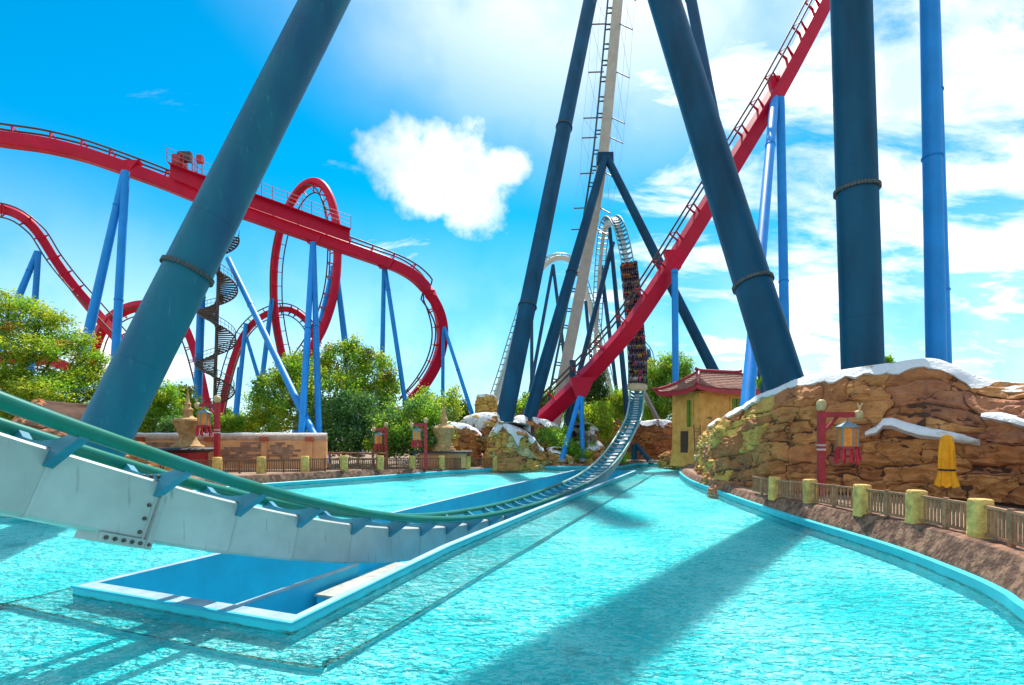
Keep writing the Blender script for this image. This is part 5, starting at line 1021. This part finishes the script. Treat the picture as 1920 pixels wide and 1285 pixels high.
def grass(name, label, px, py, Y, n, h, m, sp, zb, cat='grass', plume=0):
    b = P(px, py, Y); b.z = zb; T = thing(name, label, cat, b, GT); mb = MB()
    for k in range(n):
        a = RS.uniform(0, 6.28); r = RS.uniform(0, sp); q = b + Vector((math.cos(a) * r * .5, math.sin(a) * r * .5, 0)); hh = h * RS.uniform(.6, 1.1); tip = q + Vector((math.cos(a) * sp * .9, math.sin(a) * sp * .9, hh)); md = q.lerp(tip, .55) + Vector((0, 0, hh * .12)); s = Vector((-math.sin(a), math.cos(a), 0)) * .04
        mb.add([q - s, q + s, md + s, md - s, tip], [(0, 1, 2, 3), (3, 2, 4)])
    mb.build('blades', m, T, 0)
    if plume:
        cl = [b + Vector((RS.uniform(-sp, sp), RS.uniform(-sp, sp) * .5, h * RS.uniform(.7, 1.25))) for k in range(plume)]; pts = np.array([[*(c + Vector((0, 0, d * .14)))] for c in cl for d in range(6)]); leaf_mesh('plumes', [(leaves(pts, .34, 10, .10, 0, .25), L_PAMP)], T)
    return T
grass('pampas_grass', 'pinkish pampas plumes beside the small blue legs', 1105, 850, 68.5, 90, 1.5, L_GRN, .9, 1.9, 'grass', 14)
grass('reed_tuft', 'green reeds below the curve of the drop track', 1165, 882, 66, 120, 1.6, L_GRN, 1.2, .4)
grass('reed_tuft', 'small grass tuft at the left of the cliff top', 1422, 722, 33.8, 24, .8, L_YEL, .22, 6.9)
grass('reed_tuft', 'fresh green grass below the pampas plumes', 1098, 862, 66.5, 120, 1.1, L_YEL, 1.2, 1.2)
for k, (x, y, Y, w, h, ms, lab) in enumerate(((395, 775, 112, 34, 22, L_CYP, 'far dark tree behind the spiral stair'), (440, 790, 118, 22, 14, L_GRN, 'far green tree left of the big tree'), (240, 790, 112, 30, 22, L_GRN, 'far green tree just right of the huge column foot'), (455, 800, 100, 18, 12, L_DRK, 'low far bush beside the dipping red track'),
        (900, 796, 130, 26, 14, L_CYP, 'far dark trees left of the ochre pillar'), (1310, 770, 120, 24, 20, L_GRN, 'far green tree hidden behind the hut roof'), (1085, 775, 120, 24, 24, L_CYP, 'far dark tree behind the small blue legs'), (770, 780, 110, 30, 18, L_CYP, 'far dark tree behind the foot of the banked turn'), (1195, 790, 110, 24, 20, L_DRK, 'far dark bush behind the drop track'))):
    tree('far_tree', lab, 'tree', (x, 845, Y), [(x, y, Y, w, h), (x + w * .5, y + h * .4, Y, w * .7, h * .8), (x - w * .5, y + h * .5, Y + 1, w * .7, h * .8)], [(ms, 3), (L_GRN, 1)], 110, 20, .36, .5, .2, 0, GT)

for k, (x, y, Y, w, h, ms, lab) in enumerate(((262, 792, 60, 26, 16, L_GRN, 'leafy bush behind the wall next to the column'), (375, 790, 66, 24, 18, L_DRK, 'dark bush behind the wall and spiral stair'), (428, 796, 66, 24, 12, L_GRN, 'low green bush behind the wall, left of the big tree'), (330, 800, 58, 26, 10, L_DRK, 'low dark bush behind the wall near the urn'))):
    tree('hedge_bush', lab, 'bush', (x, 840, Y), [(x, y, Y, w, h), (x + w * .6, y + h * .3, Y, w * .7, h * .8), (x - w * .6, y + h * .3, Y + 1, w * .7, h * .8)], [(ms, 3), (L_YEL, 1)], 110, 20, .24, .34, .12, 0, GT)
# ------------------------------------------------------------------ train on the drop, with riders
def py_of(p): return HY - (p.z - CZ) / p.y * 1000
cand = [i for i, f in enumerate(FR) if f[0].y > 70 and f[0].y < 92]
i_front = min(cand, key=lambda i: abs(py_of(FR[i][0]) - 724)); i_back = min(cand, key=lambda i: abs(py_of(FR[i][0]) - 500))
TRN = thing('coaster_train', 'open coaster train full of riders plunging down the drop', 'train', FR[i_front][0])
M_CAR = mat('dark_train_shell', (.035, .045, .075), .35, .2, .3, 3); M_SEAT = mat('black_train_seat', (.05, .05, .06), .6); M_NOSE = mat('cream_train_nose', (.60, .48, .25), .35, 0, .25, 4, coat=.4); M_BARR = mat('orange_lap_bar', (.45, .12, .03), .5)
rows = 14; pitch = (i_back - i_front) * .25 / (rows - .5)
carm = MB(); carm.box((0, 0, .34), (2.4, pitch * 1.86, .34)); carm.box((-1.32, 0, .5), (.12, pitch * 1.8, .4)); carm.box((1.32, 0, .5), (.12, pitch * 1.8, .4))
CARM = carm.mesh('car_body'); CARM.materials.append(M_CAR)
wm = MB().tube([(-.98, 0, .12), (-.84, 0, .12)], .17, 12).tube([(.84, 0, .12), (.98, 0, .12)], .17, 12).box((0, 0, .12), (1.7, .12, .12)); WM = wm.mesh('wheel_set'); WM.materials.append(M_BLACK)
sm_ = MB(); sm_.box((0, .06, .62), (.56, .56, .14)); sm_.box((0, .36, 1.02), (.56, .14, .95)); sm_.box((-.30, .1, .74), (.06, .5, .2)); sm_.box((.30, .1, .74), (.06, .5, .2)); sm_.box((0, .36, 1.55), (.34, .14, .22)); SEATM = sm_.mesh('seat'); SEATM.materials.append(M_SEAT)
bmh = MB().tube([(-.24, .0, .78), (-.22, -.18, 1.0), (.22, -.18, 1.0), (.24, .0, .78)], .04, 6); BARM = bmh.mesh('lap_bar'); BARM.materials.append(M_BARR)
def rider_mesh(name, arms):
    # y is back, -y is forward; seat height at z = 0
    J = {'pelvis': (0, .1, .12, .15), 'waist': (0, .12, .32, .13), 'chest': (0, .12, .55, .165), 'neck0': (0, .11, .70, .075), 'neck': (0, .09, .76, .058), 'head': (0, .05, .86, .095), 'crown': (0, .07, .97, .085)}
    Ed = [('pelvis', 'waist'), ('waist', 'chest'), ('chest', 'neck0'), ('neck0', 'neck'), ('neck', 'head'), ('head', 'crown')]
    for s, t in ((-1, 'l'), (1, 'r')):
        J.update({t + 'hip': (.10 * s, .06, .10, .10), t + 'knee': (.13 * s, -.36, .14, .07), t + 'ankle': (.13 * s, -.42, -.28, .048), t + 'toe': (.14 * s, -.58, -.33, .038), t + 'sho': (.20 * s, .11, .62, .075)})
        if arms: J.update({t + 'elb': (.30 * s, .0, .88, .05), t + 'wri': (.28 * s, -.06, 1.14, .036), t + 'hand': (.28 * s, -.07, 1.26, .042)})
        else: J.update({t + 'elb': (.27 * s, .0, .36, .05), t + 'wri': (.17 * s, -.22, .34, .036), t + 'hand': (.14 * s, -.28, .38, .042)})
        Ed += [('pelvis', t + 'hip'), (t + 'hip', t + 'knee'), (t + 'knee', t + 'ankle'), (t + 'ankle', t + 'toe'), ('chest', t + 'sho'), (t + 'sho', t + 'elb'), (t + 'elb', t + 'wri'), (t + 'wri', t + 'hand')]
    ks = list(J); me = bpy.data.meshes.new(name); me.from_pydata([J[k][:3] for k in ks], [(ks.index(a), ks.index(b)) for a, b in Ed], []); o = bpy.data.objects.new(name, me); C.objects.link(o)
    o.modifiers.new('skin', 'SKIN'); sub = o.modifiers.new('sub', 'SUBSURF'); sub.levels = 1; sub.render_levels = 1
    for i, k in enumerate(ks): me.skin_vertices[0].data[i].radius = (J[k][3], J[k][3])
    me.skin_vertices[0].data[0].use_root = True
    dg = bpy.context.evaluated_depsgraph_get(); new = bpy.data.meshes.new_from_object(o.evaluated_get(dg)); bpy.data.objects.remove(o)
    new.name = name
    for q in range(4): new.materials.append(M_SKIN if q == 0 else (M_SHIRTS[0] if q == 1 else (M_TROUS if q == 2 else M_HAIRS[0])))
    for p in new.polygons:
        c = p.center; far = abs(c.x) > .24 and (c.z > .80 if arms else c.z < .36)
        if c.z > .74 and abs(c.x) < .2: p.material_index = 3 if (c.z > .93 or c.y > .10) else 0
        elif far or (not arms and c.y < -.08 and c.z > .26) or c.z < -.02: p.material_index = 0
        elif c.z < .24: p.material_index = 2
        else: p.material_index = 1
        p.use_smooth = True
    return new
M_SKIN = mat('warm_skin', (.56, .32, .22), .6, 0, .12, 8); M_TROUS = mat('denim_trousers', (.07, .10, .19), .8, 0, .3, 10)
SHC = [('red', (.55, .03, .04)), ('sky blue', (.12, .32, .62)), ('white', (.75, .74, .72)), ('black', (.03, .03, .035)), ('orange', (.62, .22, .03)), ('pink', (.70, .10, .32)), ('lilac', (.38, .28, .58)), ('green', (.06, .30, .14)), ('navy', (.04, .06, .18)), ('yellow', (.65, .52, .06)), ('grey', (.28, .28, .30))]
M_SHIRTS = [mat(n.replace(' ', '_') + '_shirt', c, .8, 0, .2, 8) for n, c in SHC]; M_HAIRS = [mat('brown_hair', (.07, .035, .02), .6), mat('dark_hair', (.02, .015, .012), .6), mat('fair_hair', (.38, .24, .10), .6)]
RM = [rider_mesh('person_arms_down', False), rider_mesh('person_arms_up', True)]
rr = random.Random(12)
for c in range(7):
    i = i_front + int(round((c * 2 + .5) * pitch / .25)); M = fmat(FR[min(i, len(FR) - 1)]); link('car_body', CARM, TRN, M)
    for dy in (-pitch * .6, pitch * .6): link('wheel_set', WM, TRN, M @ Matrix.Translation((0, dy, 0)))
for k in range(rows):
    i = i_front + int(round(k * pitch / .25)); fr_ = FR[min(i, len(FR) - 1)]; M = fmat(fr_)
    for x, sn in ((-.98, 'outer left'), (-.33, 'inner left'), (.33, 'inner right'), (.98, 'outer right')):
        Ms = M @ Matrix.Translation((x, 0, .12)); link('seat', SEATM, TRN, Ms); link('lap_bar', BARM, TRN, Ms)
        up = rr.random() < .45; ci = rr.randrange(len(SHC)); o = bpy.data.objects.new('person', RM[up]); C.objects.link(o)
        o.matrix_basis = Ms @ Matrix.Translation((0, 0, .69)) @ Matrix.Scale(1.12, 4)
        tag(o, 'rider in %s top, %s, %s seat, %s row' % (SHC[ci][0], 'arms raised' if up else 'hands on lap bar', sn, ORD[k]), 'person', 'riders on the coaster train')
        for q, m in ((1, M_SHIRTS[ci]), (3, M_HAIRS[rr.randrange(3)])): o.material_slots[q].link = 'OBJECT'; o.material_slots[q].material = m
f = FR[max(0, i_front - int(1.0 / .25))]; Mn = fmat(f)
ring = []
for y, w, z0, z1 in ((.55, 1.42, .2, .85), (.15, 1.42, .2, .85), (-.25, 1.3, .2, .72), (-.55, .9, .24, .5)):
    ring.append([Mn @ Vector((x, y, z)) for x, z in ((-w, z0), (w, z0), (w, (z0 + z1) / 2), (w * .7, z1), (0, z1 + .08), (-w * .7, z1), (-w, (z0 + z1) / 2))])
MB().loft(ring).build('nose_fairing', M_NOSE, TRN, 50, True)
